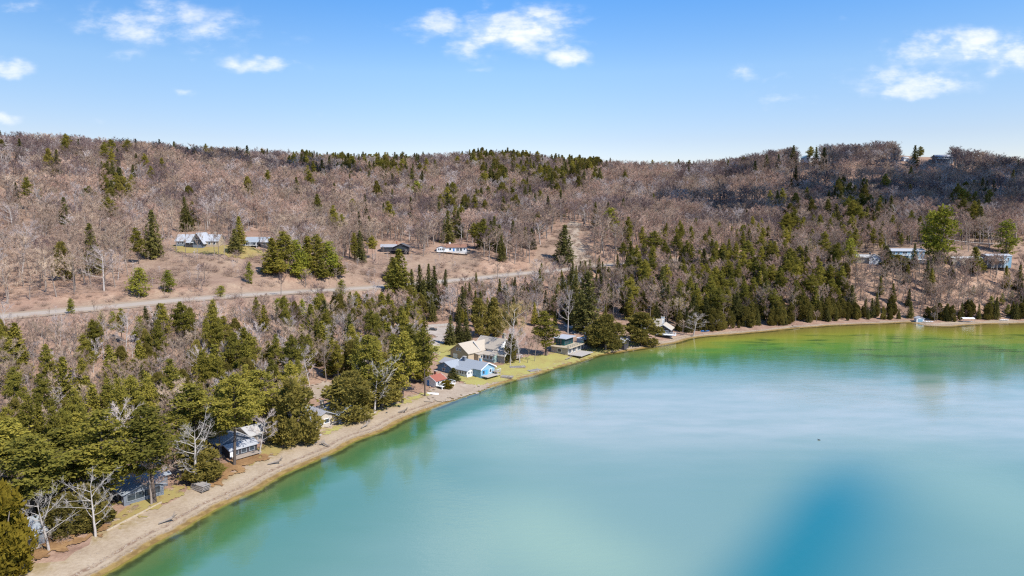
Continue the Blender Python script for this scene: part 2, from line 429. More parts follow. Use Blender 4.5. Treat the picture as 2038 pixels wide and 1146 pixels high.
OPEN_ZONES = [[(255, 500), (330, 485), (545, 485), (545, 520), (520, 560), (380, 570), (255, 575)],
              [(660, 545), (720, 505), (960, 500), (960, 530), (800, 565), (650, 570)],
              [(1060, 500), (1130, 440), (1180, 460), (1180, 540), (1060, 545)],
              [(1500, 520), (1560, 470), (2038, 470), (2038, 515), (1750, 510)], [(900, 320), (975, 320), (975, 335), (900, 335)],
              [(-100, 618), (200, 594), (440, 573), (760, 545), (900, 540), (900, 580), (400, 610), (-100, 650)],
              [(1780, 300), (1840, 300), (1880, 316), (1780, 316)]]
op = np.zeros(XX.shape)
for z_ in OPEN_ZONES: op = np.maximum(op, in_px(z_, PXG, PYG) * 1.0)
op[(dist < 13)] = 1
op = blur(op, 2)
at = me.attributes.new('open', 'FLOAT', 'POINT'); at.data.foreach_set('value', op.ravel().astype(np.float32))
tag(obj('ground', me), 'leaf-littered wooded hillside and lakeside bench above the lake', kind='structure')
# land beyond the ridge, out to the horizon
mb = MB()
R_IN, R_OUT = 1150.0, 9000.0
mb.poly([(-9000, 1500, 70), (9000, 1500, 70), (9000, 12000, 20), (-9000, 12000, 20), (-9000, -2000, 20), (-1240, -2000, 20), (-1240, 1500, 70),
         (1390, 1500, 70), (1390, 500, 60), (9000, 300, 20)], [(0, 1, 2, 3), (4, 5, 6, 0), (8, 9, 1, 7)])
tag(mb.build('far_land', simple('far_woods', (.2, .16, .14), var=.3, scale=.02)), 'wooded land beyond the ridge', kind='structure')

# ------------------------------------------------------------------ lake
def lake_material():
    m = bpy.data.materials.new('lake_water'); m.use_nodes = True; T = NT(m.node_tree)
    co = T.n('ShaderNodeTexCoord').outputs['Object']
    s = T.n('ShaderNodeAttribute', attribute_name='shore').outputs['Fac']
    wv = T.n('ShaderNodeAttribute', attribute_name='shelf').outputs['Fac']
    deep = T.n('ShaderNodeAttribute', attribute_name='deep').outputs['Fac']
    big = T.noise(co, .014, 3, .55); mid = T.noise(T.vmath('MULTIPLY', co, (.6, 1.6, 1)), .06, 4, .6); fine = T.noise(co, .45, 4, .65)
    d = T.math('DIVIDE', s, wv)
    d = T.math('ADD', d, T.math('MULTIPLY', T.math('SUBTRACT', mid, .5), T.rng(d, .08, .5, .1, .55)))
    col = T.ramp(d, [(.0, (.215, .150, .050)), (.06, (.250, .200, .045)), (.20, (.290, .300, .045)), (.44, (.120, .265, .050)), (.70, (.062, .190, .055)), (1.0, (.092, .222, .172))])
    steep = T.math('MULTIPLY', T.rng(wv, 24, 62, 1, 0), T.math('MULTIPLY', T.rng(d, .05, .16), T.rng(d, .45, 1.0, 1, 0)))
    col = T.mix(T.math('MULTIPLY', steep, .75), col, (.040, .105, .055))
    # greener and bluer patches over the shelf, whitish sky reflection painted in
    pale = T.n('ShaderNodeAttribute', attribute_name='pale').outputs['Fac']
    col = T.mix(T.math('MULTIPLY', T.rng(big, .40, .66, 0, .55), T.rng(d, .3, 1.0)), col, T.mix(T.rng(d, .3, .9), (.115, .23, .040), (.13, .265, .20)))
    col = T.mix(T.rng(d, 1.0, 4.0, 0, .9), col, (.190, .300, .268))
    sky_sheen = T.math('MULTIPLY', T.n('ShaderNodeAttribute', attribute_name='sky_sheen').outputs['Fac'], T.rng(d, .7, 1.15))
    col = T.mix(T.math('MULTIPLY', sky_sheen, T.rng(mid, .25, .75, .62, 1.0)), col, (.38, .415, .375))
    col = T.mix(pale, col, (.27, .385, .29))
    col = T.mix(deep, col, (.002, .155, .195))
    # dark broken band just off the waterline, then lengthwise weedy beds
    edge = T.math('ADD', s, T.math('MULTIPLY', T.math('SUBTRACT', fine, .5), 2.6))
    dark_band = T.math('MULTIPLY', T.rng(edge, 1.3, 2.3), T.rng(edge, 2.6, 4.6, 1, 0))
    dark_band = T.math('MULTIPLY', dark_band, T.rng(T.noise(co, .07, 3), .34, .46))
    col = T.mix(T.math('MULTIPLY', dark_band, .8), col, (.030, .040, .016))
    bed = T.math('MULTIPLY', T.rng(mid, .52, .66), T.math('MULTIPLY', T.math('MULTIPLY', T.rng(d, .10, .3), T.rng(wv, 55, 85)), T.rng(d, .6, .95, 1, 0)))
    col = T.mix(T.math('MULTIPLY', bed, .7), col, (.030, .085, .022))
    w1 = T.noise(T.vmath('MULTIPLY', co, (.7, 1.5, 1)), .5, 4, .6); w2 = T.noise(co, 2.2, 2, .5)
    w0 = T.noise(T.vmath('MULTIPLY', co, (.6, 1.6, 1)), .16, 2, .5)
    h = T.math('ADD', T.math('ADD', w1, T.math('MULTIPLY', w2, .3)), T.math('MULTIPLY', w0, .9))
    calm = T.rng(T.noise(co, .012, 2), .35, .7, .35, 1.0)
    bp = T.n('ShaderNodeBump', ins={'Height': h, 'Distance': .10}); T.link(T.math('MULTIPLY', calm, .6), bp.inputs['Strength'])
    b = T.n('ShaderNodeBsdfPrincipled', ins={'Base Color': col, 'Roughness': .035, 'IOR': 1.5, 'Specular IOR Level': .8})
    T.link(bp.outputs[0], b.inputs['Normal'])
    T.n('ShaderNodeOutputMaterial', ins={0: b.outputs[0]})
    return m
lx = np.concatenate([[-700, -500, -350, -250], np.arange(-200, 500, 3.5), [520, 600, 800, 1200, 1700]])
ly = np.concatenate([[-1600, -800, -300, -100, 0, 60], np.arange(100, 450, 3.0), [460, 480, 520]])
LX, LY = np.meshgrid(lx, ly)
sd_ = -shore_dist(LX, LY)
nx_, ny_ = len(lx), len(ly)
ii, jj = np.meshgrid(np.arange(nx_ - 1), np.arange(ny_ - 1)); k = (jj * nx_ + ii).ravel()
keep = (np.maximum.reduce([sd_[jj, ii], sd_[jj, ii + 1], sd_[jj + 1, ii], sd_[jj + 1, ii + 1]]) > -30).ravel()
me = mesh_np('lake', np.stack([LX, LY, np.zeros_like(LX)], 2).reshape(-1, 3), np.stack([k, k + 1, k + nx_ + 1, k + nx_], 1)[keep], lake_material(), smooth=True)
shelf = np.interp(LX.ravel(), [-120, -20, 40, 110, 180, 330, 500], [17, 18, 26, 62, 120, 150, 160])
PL_, PLy, _ = project(LX.ravel(), LY.ravel(), LX.ravel() * 0)
def ell(cx, cy, rx, ry, ang):
    c, s_ = math.cos(ang), math.sin(ang); dx, dy = PL_ - cx, PLy - cy
    return np.sqrt(((dx * c + dy * s_) / rx) ** 2 + ((-dx * s_ + dy * c) / ry) ** 2)
# the drop-off: a deep hole in the shelf, laid out on the water plane
def hole(px, py, rx, ry, ang):
    x0, y0 = on_plane(px, py); c, s_ = math.cos(ang), math.sin(ang); dx, dy = LX.ravel() - x0, LY.ravel() - y0
    return np.sqrt(((dx * c + dy * s_) / rx) ** 2 + ((-dx * s_ + dy * c) / ry) ** 2)
def soft(e): return np.exp(-1.15 * e * e)
L0 = np.array(on_plane(1452, 1146)); L1 = np.array(on_plane(1655, 900)); Ld = (L1 - L0) / np.linalg.norm(L1 - L0)
rx_, ry_ = LX.ravel() - L0[0], LY.ravel() - L0[1]; along = (rx_ * Ld[0] + ry_ * Ld[1]) / np.linalg.norm(L1 - L0); qd = rx_ * Ld[1] - ry_ * Ld[0]
def sst(v, a, b): t = np.clip((v - a) / (b - a), 0, 1); return t * t * (3 - 2 * t)
deep = .93 * sst(qd, -10, 9) * np.exp(-(np.maximum(qd - 7, 0) / (23 - 10 * np.clip(along, 0, 1))) ** 2) * sst(along, 1.25, .45)
sky_sheen = np.clip(.95 * soft(hole(1560, 810, 110, 44, .10)) + .7 * soft(hole(1180, 820, 50, 40, .3)) + .8 * soft(hole(2040, 820, 90, 45, 0)), 0, 1)  # pale sky reflection put into the water colour as soft ellipses
pale = np.clip(.75 * soft(hole(1060, 1050, 16, 22, 0)) + .55 * soft(hole(1210, 1120, 14, 14, 0)) + .35 * soft(hole(1000, 880, 14, 20, .5)) + .5 * soft(hole(2030, 1000, 22, 40, 0)), 0, .8)
for nm, ar in (('shore', sd_.ravel()), ('shelf', shelf), ('deep', deep), ('pale', pale), ('sky_sheen', sky_sheen)):
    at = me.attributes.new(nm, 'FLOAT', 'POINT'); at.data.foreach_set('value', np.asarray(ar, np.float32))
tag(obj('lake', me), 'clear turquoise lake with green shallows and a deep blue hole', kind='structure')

# ------------------------------------------------------------------ beach, road, lawns: thin sheets laid on the ground
def ribbon(C, offs, zoff, name, mat, label, zfun=None):
    T_ = np.gradient(C, axis=0); T_ /= np.linalg.norm(T_, axis=1)[:, None]
    N_ = np.stack([-T_[:, 1], T_[:, 0]], 1)
    n, mcols = len(C), offs.shape[1]
    P = C[:, None, :] + N_[:, None, :] * offs[:, :, None]
    z = (height(P[..., 0], P[..., 1]) if zfun is None else zfun(P)) + zoff
    V = np.concatenate([P, z[..., None]], 2).reshape(-1, 3)
    i_, j_ = np.meshgrid(np.arange(mcols - 1), np.arange(n - 1)); k = (j_ * mcols + i_).ravel()
    me = mesh_np(name, V, np.stack([k, k + mcols, k + mcols + 1, k + 1], 1), mat, smooth=True)
    uv = me.attributes.new('across', 'FLOAT', 'POINT'); uv.data.foreach_set('value', offs.ravel().astype(np.float32))
    return tag(obj(name, me), label, kind='structure'), me
def beach_material():
    m = bpy.data.materials.new('beach_sand'); m.use_nodes = True; T = NT(m.node_tree)
    co = T.n('ShaderNodeTexCoord').outputs['Object']
    s = T.n('ShaderNodeAttribute', attribute_name='across').outputs['Fac']
    n = T.noise(co, .12, 4, .6); f = T.noise(co, 1.3, 5, .7); g = T.noise(co, .45, 4, .65)
    s2 = T.math('ADD', s, T.math('MULTIPLY', T.math('SUBTRACT', g, .5), 1.5))
    sand = T.ramp(T.math('ADD', T.math('MULTIPLY', n, .5), T.math('MULTIPLY', f, .5)), [(.32, (.285, .21, .14)), (.52, (.385, .30, .21)), (.7, (.46, .375, .28))])
    wet = T.mix(T.rng(g, .4, .6), (.30, .20, .07), (.20, .125, .045))
    col = T.mix(T.rng(s2, .4, 1.6), wet, sand)
    wr = T.math('MULTIPLY', T.math('MULTIPLY', T.rng(s2, 2.5, 3.1), T.rng(s2, 3.4, 4.2, 1, 0)), T.rng(f, .42, .56))
    col = T.mix(T.math('MULTIPLY', wr, .8), col, (.17, .095, .06))
    wr2 = T.math('MULTIPLY', T.math('MULTIPLY', T.rng(s2, 1.0, 1.4), T.rng(s2, 1.6, 2.2, 1, 0)), T.rng(f, .45, .55))
    col = T.mix(T.math('MULTIPLY', wr2, .6), col, (.16, .10, .05))
    grass = T.math('MULTIPLY', T.rng(s2, 6, 11), T.rng(T.math('ADD', T.math('MULTIPLY', n, .6), T.math('MULTIPLY', g, .4)), .44, .58))
    col = T.mix(T.math('MULTIPLY', grass, .75), col, T.mix(f, (.20, .12, .05), (.27, .21, .075)))
    b = T.n('ShaderNodeBsdfPrincipled', ins={'Base Color': col, 'Roughness': .9, 'Specular IOR Level': .2})
    bp = T.n('ShaderNodeBump', ins={'Height': f, 'Strength': .5, 'Distance': .2}); T.link(bp.outputs[0], b.inputs['Normal'])
    T.n('ShaderNodeOutputMaterial', ins={0: b.outputs[0]}); return m
BW_PX = [(100, 15), (185, 15), (400, 13), (560, 13), (700, 15), (850, 15), (930, 11), (985, 5), (1100, 4), (1200, 5), (1300, 8), (1400, 4.5), (1500, 4), (1600, 3.5), (1700, 2.5), (1800, 4), (1850, 10), (1930, 8), (2037, 5), (2300, 5)]
px_, py_, _ = project(SH[:, 0], SH[:, 1], SH[:, 0] * 0)
sel = (SH[:, 1] > 0) & (SH[:, 0] < 480)
BC = SH[sel]; bw = np.interp(px_[sel], [p[0] for p in BW_PX], [p[1] for p in BW_PX])
bw = bw * (1 + .35 * np.convolve(np.random.default_rng(5).normal(0, 1.0, len(bw)), np.ones(4) / 4, 'same')) + np.convolve(np.random.default_rng(6).normal(0, 1.5, len(bw)), np.ones(2) / 2, 'same') * (bw > 6)
fr = np.linspace(0, 1, 9)
offs = -1.6 + (np.maximum(bw, 2.0)[:, None] + 1.6) * fr[None]
ribbon(BC, offs, .06, 'beach', beach_material(), 'sandy strip of beach along the lake edge with wrack lines')

def road_material():
    m = bpy.data.materials.new('worn_asphalt'); m.use_nodes = True; T = NT(m.node_tree)
    co = T.n('ShaderNodeTexCoord').outputs['Object']; s = T.n('ShaderNodeAttribute', attribute_name='across').outputs['Fac']
    n = T.noise(co, .3, 4, .6); f = T.noise(co, 2.5, 3, .6)
    asp = T.mix(n, (.36, .295, .235), (.44, .37, .30)); shl = T.mix(f, (.28, .205, .14), (.39, .30, .215))
    col = T.mix(T.rng(T.math('ADD', T.math('ABSOLUTE', s), T.math('MULTIPLY', f, .8)), 5.2, 6.2), asp, shl)
    b = T.n('ShaderNodeBsdfPrincipled', ins={'Base Color': col, 'Roughness': .85})
    T.n('ShaderNodeOutputMaterial', ins={0: b.outputs[0]}); return m
offs = np.tile(np.array([-9.5, -6.4, -5.0, 0, 5.0, 6.4, 9.5]), (len(RD), 1))
ribbon(RD, offs, .25, 'road', road_material(), 'pale two-lane road running across the foot of the hill')

def sheet(name, poly_px, mat, label, zoff=None, step=.45, kind='structure', seed=1, raw=False):
    zoff = .10 + .012 * seed if zoff is None else zoff
    P = np.array([ground(*p)[:2] for p in poly_px]) if not raw else np.array(poly_px, float)
    x0, y0 = P.min(0) - 2; x1, y1 = P.max(0) + 2
    xs = np.arange(x0, x1, step); ys = np.arange(y0, y1, step)
    X, Y = np.meshgrid(xs, ys)
    r = np.random.default_rng(seed)
    wob = blur(r.normal(0, 1, X.shape), 4); wob /= max(wob.std(), 1e-6)
    wob2 = blur(r.normal(0, 1, X.shape), 4); wob2 /= max(wob2.std(), 1e-6)
    ins_ = inside(P, X[:-1, :-1] + step / 2 + wob[:-1, :-1] * .9, Y[:-1, :-1] + step / 2 + wob2[:-1, :-1] * .9)
    V = np.stack([X, Y, height(X, Y) + zoff], 2).reshape(-1, 3)
    j_, i_ = np.nonzero(ins_); k = j_ * len(xs) + i_
    F_ = np.stack([k, k + 1, k + len(xs) + 1, k + len(xs)], 1)
    u, inv = np.unique(F_, return_inverse=True)
    me = mesh_np(name, V[u], inv.reshape(F_.shape), mat, smooth=True)
    return tag(obj(name, me), label, kind=kind)
def patchy(name, cols, sc_=.2):
    m = bpy.data.materials.new(name); m.use_nodes = True; T = NT(m.node_tree)
    co = T.n('ShaderNodeTexCoord').outputs['Object']
    n = T.noise(co, sc_, 4, .6); f = T.noise(co, sc_ * 7, 4, .7)
    col = T.ramp(T.math('ADD', T.math('MULTIPLY', n, .55), T.math('MULTIPLY', f, .45)), [(.34, cols[0]), (.5, cols[1]), (.64, cols[2])])
    b = T.n('ShaderNodeBsdfPrincipled', ins={'Base Color': col, 'Roughness': .95, 'Specular IOR Level': .1})
    bp = T.n('ShaderNodeBump', ins={'Height': f, 'Strength': .5, 'Distance': .2}); T.link(bp.outputs[0], b.inputs['Normal'])
    T.n('ShaderNodeOutputMaterial', ins={0: b.outputs[0]}); MATS[name] = m; return m
GRASS = patchy('spring_lawn', [(.28, .21, .085), (.34, .295, .10), (.345, .33, .105)])
GRASS_DRY = patchy('dry_lawn', [(.26, .18, .07), (.31, .235, .09), (.30, .26, .09)])
GRAVEL = patchy('pale_gravel', [(.31, .26, .22), (.39, .335, .29), (.46, .40, .35)])
SANDY = patchy('sandy_ground', [(.28, .21, .155), (.36, .285, .215), (.43, .355, .28)])
DUFF = patchy('pine_duff', [(.17, .095, .045), (.26, .15, .07), (.36, .22, .10)])
sheet('lawn', [(868, 700), (905, 690), (912, 712), (985, 733), (1008, 722), (1045, 710), (1100, 703), (1180, 694), (1250, 682), (1285, 682), (1205, 702), (1100, 733), (1000, 758), (950, 770), (905, 755), (895, 735), (868, 722)], GRASS, 'yellow-green lawn sloping to the water before the blue cottage', seed=2)
sheet('lawn', [(640, 862), (690, 838), (740, 822), (790, 800), (850, 782), (905, 772), (850, 786), (760, 820), (700, 842), (660, 862)], GRASS, 'narrow lawn strip between the grey-roofed cottage and the sand', seed=3)
sheet('lawn', [(470, 925), (500, 895), (560, 868), (625, 862), (600, 880), (540, 905), (500, 925)], GRASS_DRY, 'dry lawn in front of the white cabin', seed=4)
sheet('lawn', [(225, 1030), (300, 985), (370, 962), (385, 972), (320, 1005), (230, 1050)], GRASS_DRY, 'golden lawn behind the timber edging on the near beach', seed=6)
sheet('lawn', [(345, 488), (445, 488), (520, 498), (535, 508), (480, 515), (430, 506), (350, 502)], GRASS_DRY, 'hillside lawn below the big grey-roofed house', seed=7)
sheet('lawn', [(840, 690), (905, 682), (918, 692), (900, 700), (850, 702)], GRASS, 'small lawn behind the tan garage', seed=17)
sheet('driveway', [(835, 650), (905, 648), (905, 660), (886, 664), (884, 690), (868, 704), (850, 700), (866, 668), (838, 662)], GRAVEL, 'pale gravel lane behind the tan house', seed=8)
sheet('driveway', [(1120, 646), (1185, 640), (1175, 662), (1140, 664)], GRAVEL, 'pale gravel yard behind the flat-roofed boathouse', seed=9)
sheet('path', [(1118, 470), (1135, 440), (1158, 445), (1150, 470), (1165, 500), (1190, 528), (1130, 535), (1135, 500)], SANDY, 'pale dirt track climbing from the road into the wood', seed=10, zoff=.2)
sheet('clearing', [(595, 775), (650, 760), (680, 770), (650, 792), (600, 795)], SANDY, 'sandy clearing among the pines behind the grey-roofed cottage', seed=12)
sheet('patio', [(640, 845), (672, 826), (690, 823), (683, 832), (648, 852)], GRAVEL, 'pale paved terrace in front of the grey-roofed cottage', seed=13, step=.6)
sheet('clearing', [(862, 775), (872, 750), (900, 758), (950, 770), (975, 768), (940, 785), (880, 800), (850, 800)], SANDY, 'wide sandy yard beside the red-roofed cottage', seed=14)
sheet('clearing', [(30, 1130), (60, 1085), (130, 1075), (215, 1045), (245, 1040), (150, 1085), (60, 1120)], DUFF, 'reddish needle-covered ground under the near pines', seed=15)
sheet('clearing', [(395, 970), (440, 925), (490, 905), (540, 905), (460, 945), (420, 975)], DUFF, 'reddish needle-covered ground under the lone pine', seed=16)
#STRUCTURE_END
# ------------------------------------------------------------------ houses
def flat(name, col, **k): return simple(name, col, **k)
ROOF_GREY = simple('grey_shingles', (.33, .33, .35), var=.14, scale=2, obj_var=.05)
ROOF_LIGHT = simple('light_metal_roof', (.40, .41, .43), rough=.6, var=.08, scale=1.0)
ROOF_TAN = simple('tan_shingles', (.42, .36, .29), var=.14, scale=2)
ROOF_RUST = simple('rust_roof', (.25, .13, .09), var=.25, scale=2)
ROOF_BLUE = simple('blue_grey_roof', (.29, .315, .345), var=.15, scale=2)
ROOF_DARK = simple('dark_roof', (.11, .105, .11), var=.2, scale=2)
ROOF_RED = simple('red_roof', (.30, .10, .07), var=.15, scale=2)
ROOF_WHITE = simple('pale_roof', (.42, .41, .40), var=.15, scale=1.2)
ROOF_MINT = simple('mint_metal_roof', (.52, .66, .62), rough=.6, var=.08)
WALL_WHITE = simple('white_siding', (.74, .74, .74), var=.05)
WALL_BLUE = simple('blue_siding', (.13, .25, .37), var=.08)
WALL_SKY = simple('light_blue_siding', (.22, .37, .47), var=.08)
WALL_SLATE = simple('slate_blue_siding', (.155, .175, .205), var=.1)
WALL_TAN = simple('tan_siding', (.43, .34, .24), var=.08)
WALL_STONE = simple('pale_stone', (.45, .39, .32), var=.2, scale=2.5)
WALL_DARK = simple('dark_stained_siding', (.055, .05, .055), var=.2)
WALL_GREEN = simple('green_grey_siding', (.30, .40, .37), var=.08)
TEAL = simple('dark_teal_frame', (.02, .09, .09), var=.1)
GLASS = simple('window_glass', (.035, .05, .065), rough=.08, var=.1, spec=.8)
TRIM = simple('white_trim', (.78, .78, .77), var=.03)
TRIM_DARK = simple('dark_trim', (.06, .06, .065), var=.05)
GREY_TRIM = simple('grey_trim', (.26, .28, .30), var=.05)
WOOD = simple('weathered_wood', (.33, .27, .22), var=.25, scale=2)
WOOD_PALE = simple('pale_timber', (.44, .36, .26), var=.15, scale=2)
CONC = simple('pale_concrete', (.40, .365, .33), var=.12, scale=1.2)
BRICK = simple('red_brick', (.34, .15, .10), var=.25, scale=3)
STEEL = simple('grey_steel', (.42, .43, .45), rough=.45, var=.1, metallic=.5)
BLUE_PAINT = simple('blue_paint', (.04, .22, .55), rough=.4, var=.08)
BRIGHT_BLUE = simple('bright_blue_paint', (.07, .33, .62), rough=.6, var=.08)
WHITE_GEL = simple('white_hull', (.80, .80, .80), rough=.35, var=.03)

class House:
    """walls, roofs, windows under one Empty; local +x faces the front unless stated"""
    def __init__(s, name, label, loc, rz, cat='house', group=None):
        s.e = empty(name, loc, rz, label, cat, group)
    def block(s, x, y, w, d, h, wall, z=0.0, base=2.5):
        MB().box((x, y, z + (h - base) / 2), (w, d, h + base)).build('wall', wall, s.e); return s
    def gable(s, x, y, w, d, h, rh, wall, roof, ax='x', over=.5, z=0.0, base=2.5, th=.22, trim=None):
        """gabled block centred x,y; ridge along ax"""
        m = MB(); hw, hd = w / 2, d / 2
        if ax == 'x':
            prof = [(-hd, -base), (hd, -base), (hd, h), (0, h + rh), (-hd, h)]
            P = [(-hw, a, b) for a, b in prof] + [(hw, a, b) for a, b in prof]
        else:
            prof = [(-hw, -base), (hw, -base), (hw, h), (0, h + rh), (-hw, h)]
            P = [(a, -hd, b) for a, b in prof] + [(a, hd, b) for a, b in prof]
        m.poly([(p[0] + x, p[1] + y, p[2] + z) for p in P], [(0, 1, 2, 3, 4), (9, 8, 7, 6, 5)] + [(i, (i + 1) % 5, (i + 1) % 5 + 5, i + 5) for i in range(5)])
        m.build('wall', wall, s.e)
        span = hd if ax == 'x' else hw; L = (hw if ax == 'x' else hd) + over
        sl = rh / span; e_out = span + over
        r = MB(); P = []
        zr = h + rh + .04; ze = h + rh - sl * e_out + .04
        for l in (-L, L):
            for a, b in ((-e_out, ze), (0, zr), (e_out, ze), (e_out, ze + th), (0, zr + th), (-e_out, ze + th)):
                P.append((l, a, b) if ax == 'x' else (a, l, b))
        r.poly([(p[0] + x, p[1] + y, p[2] + z) for p in P], [(0, 1, 4, 5), (1, 2, 3, 4), (6, 11, 10, 7), (7, 10, 9, 8), (0, 6, 7, 1), (1, 7, 8, 2), (5, 4, 10, 11), (4, 3, 9, 10), (0, 5, 11, 6), (2, 8, 9, 3)])
        ro = r.build('roof', roof, s.e)
        if trim:
            tt = .28
            for sg in (-1, 1):
                l0 = sg * (L - .02); l1 = sg * (L + .06)
                for a0, z0, a1, z1 in ((-e_out, ze, 0, zr), (0, zr, e_out, ze)):
                    Q = []
                    for l in (l0, l1):
                        for a, b in ((a0, z0 - .1), (a1, z1 - .1), (a1, z1 + tt), (a0, z0 + tt)):
                            Q.append((l + x, a + y, b + z) if ax == 'x' else (a + x, l + y, b + z))
                    MB().poly(Q, [(0, 1, 2, 3), (7, 6, 5, 4), (0, 4, 5, 1), (1, 5, 6, 2), (2, 6, 7, 3), (3, 7, 4, 0)]).build('fascia', trim, ro)
        return s
    def slab(s, x, y, w, d, z, th, mat, name='roof', tilt=None):
        MB().box((x, y, z), (w, d, th), tilt=tilt).build(name, mat, s.e); return s
    def win(s, x, y, z, w, h, face, frame=TRIM, glass=GLASS, mull=0, name='window'):
        """window centred at x,y,z on a wall facing '+x','-x','+y','-y'"""
        ax = face[1]; sg = 1 if face[0] == '+' else -1
        f = MB(); g = MB()
        def put(mb, a, b, ww, hh, t, off):
            c = (x + sg * off, y + a, z + b) if ax == 'x' else (x + a, y + sg * off, z + b)
            mb.box(c, (t, ww, hh) if ax == 'x' else (ww, t, hh))
        b = .14
        put(f, 0, h / 2, w + 2 * b, b, .14, .05); put(f, 0, -h / 2, w + 2 * b, b, .14, .05)
        put(f, -w / 2, 0, b, h - b, .12, .05); put(f, w / 2, 0, b, h - b, .12, .05)
        for i in range(mull):
            put(f, -w / 2 + w * (i + 1) / (mull + 1), 0, .1, h - b, .10, .05)
        fo = f.build(name, frame, s.e)
        put(g, 0, 0, w, h, .05, .02); g.build('pane', glass, fo); return s
    def wins(s, xs, fixed, z, w, h, face, **k):
        for a in xs:
            s.win(*((fixed, a) if face[1] == 'x' else (a, fixed)), z, w, h, face, **k)
        return s
    def door(s, x, y, z, w, h, face, mat):
        ax = face[1]; sg = 1 if face[0] == '+' else -1
        c = (x + sg * .04, y, z + h / 2) if ax == 'x' else (x, y + sg * .04, z + h / 2)
        d = MB().box(c, (.1, w, h) if ax == 'x' else (w, .1, h)).build('door', mat, s.e)
        c2 = (c[0] + sg * .1, c[1] + w * .35, c[2]) if ax == 'x' else (c[0] + w * .35, c[1] + sg * .1, c[2])
        MB().box(c2, (.12, .12, .12)).build('handle', STEEL, d); return s
    def chimney(s, x, y, z0, z1, w=1.0, d=.8, mat=None):
        c = MB().box((x, y, (z0 + z1) / 2), (w, d, z1 - z0)).build('chimney', mat or WALL_STONE, s.e)
        MB().box((x, y, z1 + .08), (w + .25, d + .25, .18)).build('chimney_cap', CONC, c); return s
    def deck(s, x, y, w, d, z, mat=WOOD, rail=True, posts=True, rail_mat=None):
        dk = MB().box((x, y, z - .1), (w, d, .2)).build('deck', mat, s.e)
        if rail:
            r = MB(); n = max(2, int(w / 1.6))
            for sy in (-1, 1):
                for i in range(n + 1): r.box((x - w / 2 + .08 + (w - .16) * i / n, y + sy * (d / 2 - .08), z + .5), (.1, .1, 1.0))
                r.box((x, y + sy * (d / 2 - .08), z + 1.03), (w, .12, .08)); r.box((x, y + sy * (d / 2 - .08), z + .5), (w, .06, .06))
            n = max(2, int(d / 1.6))
            for i in range(1, n): r.box((x + w / 2 - .08, y - d / 2 + d * i / n, z + .5), (.1, .1, 1.0))
            r.box((x + w / 2 - .08, y, z + 1.03), (.12, d - .2, .08))
            r.build('railing', rail_mat or TRIM, dk)
        if posts and z > .6:
            for sx in (-1, 1):
                for sy in (-1, 1):
                    MB().box((x + sx * (w / 2 - .3), y + sy * (d / 2 - .3), z / 2 - 1.4), (.25, .25, z + 2.5)).build('post', mat, s.e)
        return s

def at_px(px, py, dz=0.0):
    p = ground(px, py); return Vector((p.x, p.y, p.z + dz))
RAD = math.radians
LAKEWARD = RAD(-42)
def anc(px, py, dz=.2): return at_px(px, py, dz)

# hillside houses above the road (front faces the lake, local -y)
h = House('hillside_house', 'big hillside house with pale metal roof and steep dark central gable', anc(398, 489, .3), RAD(-4))
h.gable(-7.0, 1, 13.0, 8.5, 2.9, 3.6, WALL_SLATE, ROOF_LIGHT); h.gable(7.6, 1.2, 11, 8.2, 2.9, 3.6, WALL_TAN, ROOF_LIGHT)
h.gable(1.6, -.5, 7, 11, 2.4, 5.2, WALL_SLATE, ROOF_LIGHT, ax='y', over=1.0)
h.win(1.6, -6.0, 2.2, 4.4, 2.4, '-y', frame=TRIM_DARK, mull=3); h.win(1.6, -6.0, 4.8, 1.8, 1.3, '-y', frame=TRIM_DARK)
h.wins((-11.5, -9, -6.5), -3.25, 1.5, 1.3, 1.4, '-y'); h.wins((7.5, 10.5), -2.9, 1.5, 1.5, 1.5, '-y'); h.door(-3.6, -3.25, 0, 1.1, 2.1, '-y', TRIM)
h.gable(-3.4, -4.2, 4.4, 3.6, 2.0, 1.1, WALL_DARK, ROOF_LIGHT); h.chimney(9, 2, 5, 8.4)
h = House('hillside_house', 'low hillside house with blue-grey shed roof beside the steep-gabled house', anc(516, 489, .3), RAD(6))
h.gable(0, 2, 15, 7, 3.2, 1.7, WALL_SLATE, ROOF_BLUE); h.gable(-3.5, -3.2, 8, 5, 2.3, 1.1, WALL_DARK, ROOF_BLUE); h.gable(5.2, -2.4, 6.5, 4, 2.3, 1.2, WALL_DARK, ROOF_LIGHT)
h.wins((-6, -3.8, -1.6), -5.7, 1.2, 1.5, 1.5, '-y', frame=TRIM); h.wins((4, 6.5), -4.4, 1.2, 1.5, 1.4, '-y', frame=TRIM_DARK); h.deck(-3.5, -7, 8, 2.2, .3, CONC, rail=False)
for x in (-7.2, -3.5, .2): MB().box((x, -7.6, .6), (.2, .2, 3.4)).build('porch_post', TRIM, h.e)
h = House('hillside_house', 'dark brown hillside house with broad gable and raised deck', anc(793, 501, 1.2), RAD(3))
h.gable(2.6, 0, 10, 11, 2.7, 2.2, WALL_DARK, ROOF_DARK, ax='y', over=.9); h.gable(-7, 2, 11, 7.5, 2.4, 1.6, WALL_DARK, ROOF_GREY)
h.win(2.6, -5.5, 1.7, 6.8, 1.9, '-y', frame=TRIM_DARK, mull=3); h.win(2.6, -5.5, 3.6, 3.2, 1.0, '-y', frame=TRIM_DARK, mull=1); h.wins((-9.5, -6), -1.75, 1.4, 1.6, 1.3, '-y', frame=TRIM_DARK)
h.deck(1, -7.5, 18, 3.6, .4, WALL_DARK, rail_mat=TRIM_DARK); h.chimney(-1.5, 3, 3, 6.8, mat=BRICK)
h = House('hillside_house', 'white hillside cottage with rust-red roof', anc(901, 500, .3), RAD(-2))
